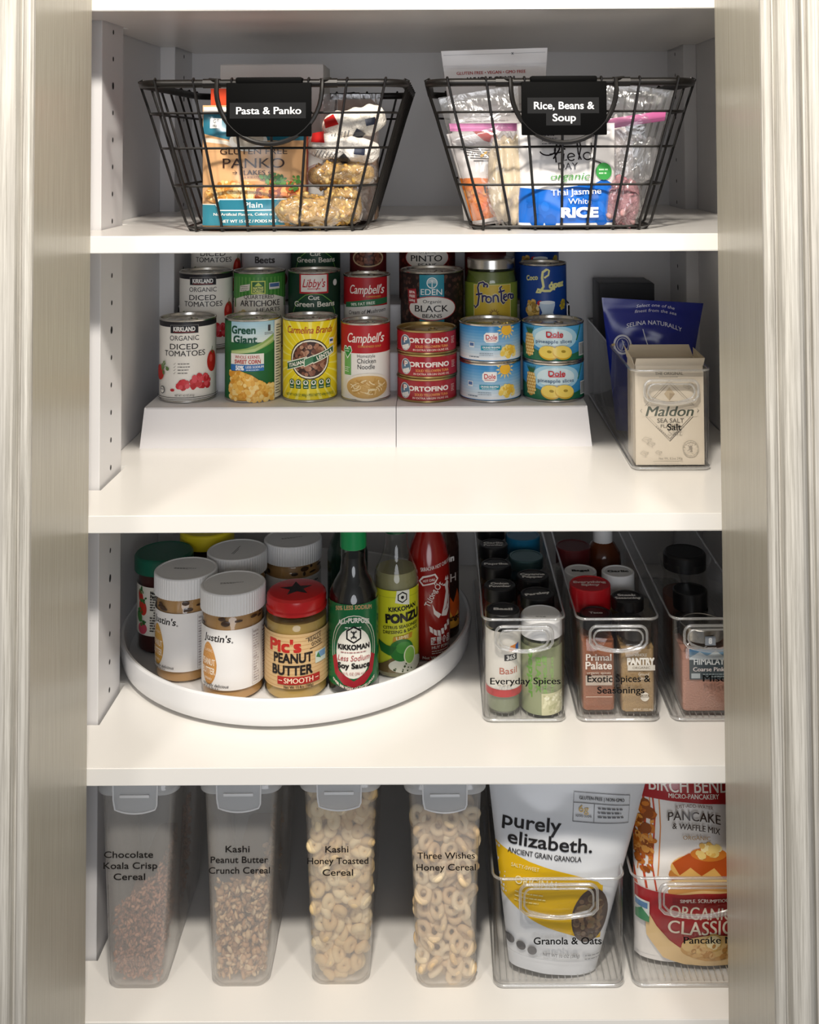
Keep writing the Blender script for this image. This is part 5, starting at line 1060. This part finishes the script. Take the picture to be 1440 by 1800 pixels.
# ================================================================ lowest shelf: cereal containers
def cereal_box(label, x, y, words, wv, wh, ww_, pieces, level, seed, mats):
    t = thing('cereal_container', label, 'container', x, y, ZD, 0, 'milky cereal containers')
    Ht = 222
    def sec(z, g=0.0):
        f = z / Ht; hx = 31.5 + 9.0 * f ** 1.2 - g; d0 = 2.0 * (1 - f) * 0; d1 = 178 + 14 * f - g
        pinch = 7.0 * min(1, max(0, (z - 6) / 30)) * (1 if z < 190 else max(0, (208 - z) / 18))
        pts = []; r = 13; k = 7
        right = [(hx - r + r * math.sin(PI / 2 * i / k), g + r - r * math.cos(PI / 2 * i / k)) for i in range(k + 1)]
        right += [(hx, 52), (hx - pinch * .3, 62), (hx - pinch, 72), (hx - pinch, 116), (hx - pinch * .3, 126), (hx, 136)]
        right += [(hx - r + r * math.cos(PI / 2 * i / k), d1 - r + r * math.sin(PI / 2 * i / k)) for i in range(k + 1)]
        left = [(-px, py) for px, py in right[::-1]]
        return (z, right + left)
    out = [sec(0.6, 7), sec(1.5, 3.6), sec(4, 1.4), sec(9, 0), sec(40), sec(90), sec(140), sec(185), sec(200), sec(210), sec(Ht)]
    inn = [sec(Ht, 1.8), sec(200, 1.8), sec(185, 1.8), sec(140, 1.8), sec(90, 1.8), sec(40, 1.8), sec(9, 1.8), sec(4, 3.4)]
    link('tub', loft(out + inn), M_FROST, t, 40)
    L = lambda z, g: (z, [(px * (1 + g / 40), (py - 96) * (1 + g / 100) + 96) for px, py in rrect(40.5, 96, 16, 7, 0, 96)])
    lid = link('lid', loft([L(208, 2.2), L(207, 4), L(210, 4.6), L(213, 4.6), L(214.5, 3.4), L(222, 3.2), L(226, 2.6), L(227.5, 0)]), M_FROSTLID, t, 40)
    bm = nb()
    cur = lambda u: -7.0 + (u / 26) ** 2 * 2.4
    n = 12; f = [[], []]
    for k, off in ((0, 0), (1, 2.4)):
        for j, zz in enumerate((227, 198, 194, 192.5)):
            hw = (25, 24, 22.5, 19)[j]
            f[k].append([bm.verts.new((-hw + 2 * hw * i / n, cur(-hw + 2 * hw * i / n) + off, zz - (0 if j == 0 else (1 - (2 * i / n - 1) ** 2) * 3))) for i in range(n + 1)])
    for k in (0, 1):
        for j in range(3):
            for i in range(n): bm.faces.new((f[k][j][i], f[k][j][i + 1], f[k][j + 1][i + 1], f[k][j + 1][i]))
    for j in range(3):
        for i in (0, n): bm.faces.new((f[0][j][i], f[0][j + 1][i], f[1][j + 1][i], f[1][j][i]))
    for i in range(n):
        for j in (0, 3): bm.faces.new((f[0][j][i], f[0][j][i + 1], f[1][j][i + 1], f[1][j][i]))
    bmesh.ops.recalc_face_normals(bm, faces=bm.faces[:])
    la = link('latch', bm, M_FROSTLID, t, 40)
    bm = nb(); pth = [(-24, cur(24) - .6, 226), (-23.4, cur(23) - .6, 203.5)] + [(-21.5 + 43 * i / 10, cur(-21.5 + 43 * i / 10) - .6, 193.5 - (1 - (i / 5 - 1) ** 2) * 3.2) for i in range(11)] + [(23.4, cur(23) - .6, 197.5), (24, cur(24) - .6, 226)]
    tube(bm, pth, 0.9, 6); box(bm, -16, 16, -8.6, -7.2, 207, 210, .5); link('latch_bead', bm, M_WHITEP, la)
    a = Art('ink')
    for i, (s, w, u) in enumerate(words): a.text(s, u, wv - i * wh, 6.6, '#15110f', w, 0.010)
    hw = lambda v: 31.5 + 9.0 * (v / Ht) ** 1.2
    a.build('label_text', lambda u, v, o: (u, -0.5 - o + 1.2 * max(0, abs(u) / (hw(v) - 4) - .75) ** 2, v), t, 5)
    pieces(t, seed, level, hw, mats)
    return t
def inside(rnd, level, hw, front=0.72):
    """a random spot inside the tub, most of them where they can be seen: against the front and right walls"""
    z = rnd.uniform(5, 1) if False else rnd.uniform(6, level)
    h = hw(z) - 7
    if rnd.random() < front: return Vector((rnd.uniform(-h, h), rnd.uniform(8, 26), z))
    return Vector((h - rnd.uniform(6, 12), rnd.uniform(20, 168), z))
def finish(t, bm, ms, level, hw, core):
    o = link('cereal', bm, ms, t, 80); o['kind'] = 'stuff'
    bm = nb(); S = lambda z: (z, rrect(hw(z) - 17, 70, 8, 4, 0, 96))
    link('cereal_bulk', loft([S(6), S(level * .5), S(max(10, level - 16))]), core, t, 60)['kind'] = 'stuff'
def grains(cols, n, size, slope=0.0):
    def f(t, seed, level, hw, core):
        rnd = random.Random(seed); bm = nb(); ms = [pm('food_' + c.strip('#'), c, 0.65) for c in cols]
        for _ in range(n):
            p = inside(rnd, level, hw)
            if p.z > level - slope * (0.5 - p.x / 70): continue
            a, b, c = size; s = rnd.uniform(.8, 1.2)
            vs = bmesh.ops.create_icosphere(bm, subdivisions=1, radius=1, matrix=Matrix.Translation(p) @ Matrix.Rotation(rnd.uniform(0, 6), 4, 'X') @ Matrix.Rotation(rnd.uniform(0, 6), 4, 'Z') @ Matrix.Rotation(rnd.uniform(0, 6), 4, 'Y') @ Matrix.Diagonal((a * s, b * s, c * s * rnd.uniform(.8, 1.2), 1)))['verts']
            k = rnd.randrange(len(ms))
            for fc in {q for v in vs for q in v.link_faces}: fc.material_index = k
        finish(t, bm, ms, level - slope * .6, hw, core)
    return f
def rings(cols, n, R, r, gap=9.0):
    def f(t, seed, level, hw, core):
        rnd = random.Random(seed); bm = nb(); ms = [pm('food_' + c.strip('#'), c, 0.6) for c in cols]; P = []
        tries = 0
        while len(P) < n and tries < 40000:
            tries += 1
            p = inside(rnd, level, hw, .7)
            if all((p - q).length > gap for q in P): P.append(p)
        for p in P:
            m = Matrix.Translation(p) @ Matrix.Rotation(rnd.uniform(-1.1, 1.1), 4, 'Z') @ Matrix.Rotation(PI / 2 + rnd.uniform(-.9, .9), 4, 'X')
            k = rnd.randrange(len(ms)); nu, nv = 18, 9; s = rnd.uniform(.88, 1.12); e = rnd.uniform(.85, 1.1)
            g = [[bm.verts.new(m @ Vector(((R * s + r * math.cos(2 * PI * j / nv)) * math.cos(2 * PI * i / nu), (R * s + r * math.cos(2 * PI * j / nv)) * math.sin(2 * PI * i / nu) * e, r * math.sin(2 * PI * j / nv)))) for j in range(nv)] for i in range(nu)]
            for i in range(nu):
                for j in range(nv): bm.faces.new((g[i][j], g[(i + 1) % nu][j], g[(i + 1) % nu][(j + 1) % nv], g[i][(j + 1) % nv])).material_index = k
        finish(t, bm, ms, level, hw, core)
    return f
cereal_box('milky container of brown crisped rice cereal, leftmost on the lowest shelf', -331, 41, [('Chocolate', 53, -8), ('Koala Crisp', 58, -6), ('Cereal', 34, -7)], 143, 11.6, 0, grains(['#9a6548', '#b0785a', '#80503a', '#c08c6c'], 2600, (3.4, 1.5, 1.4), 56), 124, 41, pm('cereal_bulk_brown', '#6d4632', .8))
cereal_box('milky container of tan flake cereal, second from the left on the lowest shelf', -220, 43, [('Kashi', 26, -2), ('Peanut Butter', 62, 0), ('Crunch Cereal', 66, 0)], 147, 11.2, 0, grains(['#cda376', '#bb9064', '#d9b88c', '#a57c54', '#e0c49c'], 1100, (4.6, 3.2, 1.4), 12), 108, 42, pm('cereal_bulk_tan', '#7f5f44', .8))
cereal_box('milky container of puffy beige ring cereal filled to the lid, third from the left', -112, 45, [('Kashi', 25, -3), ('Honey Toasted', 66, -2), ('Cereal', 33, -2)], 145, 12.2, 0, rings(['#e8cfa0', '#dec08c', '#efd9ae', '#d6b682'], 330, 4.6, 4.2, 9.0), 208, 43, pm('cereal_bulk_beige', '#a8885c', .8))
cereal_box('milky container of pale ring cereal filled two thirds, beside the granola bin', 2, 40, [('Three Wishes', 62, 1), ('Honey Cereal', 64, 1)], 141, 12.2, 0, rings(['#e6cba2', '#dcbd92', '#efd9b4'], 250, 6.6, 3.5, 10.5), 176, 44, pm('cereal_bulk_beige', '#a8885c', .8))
# pouches in the two bins
a = Art('film'); a.rect(-104, 0, 104, 246, '#d5d7da'); k_ = '#1f1d1e'
yl = '#d9ae14'
a.poly([(-104, 136), (-80, 130), (-62, 124), (-36, 116), (0, 110), (20, 107), (46, 100), (48, 40), (30, 42), (0, 48), (-30, 58), (-56, 72), (-80, 84), (-104, 90)], yl)
a.poly([(30, 110), (60, 112), (60, 92), (44, 98)], '#d5d7da').ell(34, 66, 20, 29, '#4f4038', -8).blobs(inell(34, 66, 16, 24), 70, (2, 4.4), ['#6f5a48', '#5a463a', '#83694f', '#7a6a52'], 0.6)
a.text('purely', -36, 156,  13.5, k_, 64, 0.014).text('elizabeth.', -15, 138.5, 13.5, k_, 92, 0.014).text('ANCIENT GRAIN GRANOLA', -20, 124.5, 5.2, k_, 80, 0.012)
a.text('SALTY-SWEET', -40, 110, 4, '#efe4b0', 30, 0.006).text('ORIGINAL', -26, 96, 8, '#efe4b0', 48, 0.01).lines(-32, 84, 34, 3, 4.4, 1.3, '#e6d488')
a.frame(8, 162, 70, 190, .6, '#5d5e62').line([(8, 180), (70, 180)], .6, '#5d5e62').line([(31, 180), (31, 162)], .5, '#5d5e62').text('GLUTEN-FREE | NON-GMO', 39, 185, 3.2, k_, 50, 0.02).text('6g', 19.5, 174.5, 6.5, '#c9a13a', 11, 0.0).text('ADDED SUGAR', 19.5, 168, 2.2, k_, 18, 0.02).lines(51, 176, 32, 3, 4, 1.4, '#6a6b70')
for i, c in enumerate(('#4a4a4e', '#3f3f44', '#55555a')): a.ell(-50 + i * 12, 30 - i * 2, 5, 5, c)
a.rect(-60, 26, -50, 34, '#4a4a4e').text('NET WT 10 OZ (283g)', 6, 24, 3.6, '#66676c', 40, 0.01).lines(42, 24, 20, 2, 4, 1.2, '#808186').rect(-62, 18, 60, 18.4, '#a9acb2')
pouch('granola_pouch', 'light grey granola pouch with a yellow swoosh, tilted in the Granola & Oats bin', 'pouch', 119, 70, ZD + 6, 96, 222, 46, '#d5d7da', a, 0.0, -0.02, 0.09, p=3.4, wr=0.7, seed=51, seal=10, taper=-0.92)
a = Art('film'); rd = '#a31f22'
a.rect(-80, 12, 80, 240, '#ede8e2')
for i, u in enumerate((-66, -56, -46)): a.line([(u - 4, 196), (u, 160), (u - 3, 110), (u + 2, 84)], 3 - i * .6, '#c24a2c').line([(u + 4, 190), (u + 6, 150), (u + 3, 100)], 1.2, '#d98a4a')
a.blobs(inell(-56, 140, 10, 40), 60, (2.5, 6), ['#c9772a', '#b5601f', '#de9a4a', '#8f4a1c'], 0.4)
a.ell(14, 104, 46, 16, '#c9823a').ell(14, 112, 44, 15, '#e2b060').poly([(-28, 116), (-10, 126), (16, 130), (44, 124), (56, 112), (50, 104), (40, 112), (30, 100), (18, 112), (4, 104), (-8, 112), (-20, 104)], '#b8501c').ell(12, 126, 20, 7, '#d07a2c').blobs(inell(10, 130, 14, 6), 14, (3, 5.5), ['#f0dca0', '#e8c878', '#dcae58'], 0.7)
for i in range(3): a.ell(14, 94 - i * 7, 48 - i, 9, ('#e6c48a', '#c98e48', '#e2b878')[i])
a.poly([(-66, 84), (80, 88), (80, 40), (40, 20), (-20, 20), (-50, 44), (-66, 70)], rd).rect(-28, 76, 80, 82, '#8a1518').text('SIMPLE. SCRUMPTIOUS. TIMELESS.', 22, 79, 3.4, '#efe6da', 84, 0.02)
a.text('ORGANIC', 4, 66, 13, '#efe2cc', 70, 0.012, 0, -3).text('CLASSIC', 4, 50, 15, '#efe2cc', 72, 0.012)
a.poly([(-56, 66), (-44, 48), (-30, 34), (-10, 22), (16, 16), (44, 20), (66, 34), (66, 22), (40, 8), (0, 4), (-36, 14), (-54, 36)], '#e2c089').ell(18, 26, 36, 13, '#c99a58').ell(18, 30, 35, 12, '#dcb878').ell(18, 34, 10, 8, '#e9d8a8').ring(18, 34, 9, 9, 2, '#c9a35a').blobs(inell(18, 24, 30, 7), 30, (2, 4), ['#b5823f', '#d2a768'], .5)
for v in a.bm.verts: v.co.z -= 7
a.poly([(-80, 174), (80, 168), (80, 226), (-80, 226)], rd).blobs(inrect(-50, 206, 60, 220), 22, (4, 8), ['#c98a4a', '#e2c08a', '#8a4a24'], 0.5).text('BIRCH BENDERS', 4, 188, 13, '#efe6da', 114, 0.012).text('MICRO-PANCAKERY', -4, 178, 4.6, '#efe6da', 56, 0.02).text('JUST-ADD-WATER', -4, 166.5, 3.4, '#6a4a3a', 42, 0.01, 0, 0, 2.5).text('PANCAKE', -4, 156, 8.6, '#3a2a22', 58, 0.012, 0, -2, 3).text('& WAFFLE MIX', -2, 146, 6, '#3a2a22', 52, 0.012, 0, -4, 2).text('ORGANIC', -2, 137.5, 4, '#b08a58', 30, 0.01)
a.rect(-68, 44, -52, 66, '#d6dcd4').poly([(-68, 50), (-60, 58), (-52, 50), (-52, 44), (-68, 44)], '#3f8a5a').rect(-66, 58, -54, 64, '#5a86b0').text('U', 52, 14, 6, '#e9dccb', None, .01)
pouch('pancake_pouch', 'red and white pancake mix pouch in the rightmost bin of the lowest shelf', 'pouch', 276, 86, ZD + 6, 128, 226, 50, '#ede8e2', a, 0.0, -0.02, 0.03, p=3.6, wr=0.7, seed=52, seal=10, taper=-0.1)
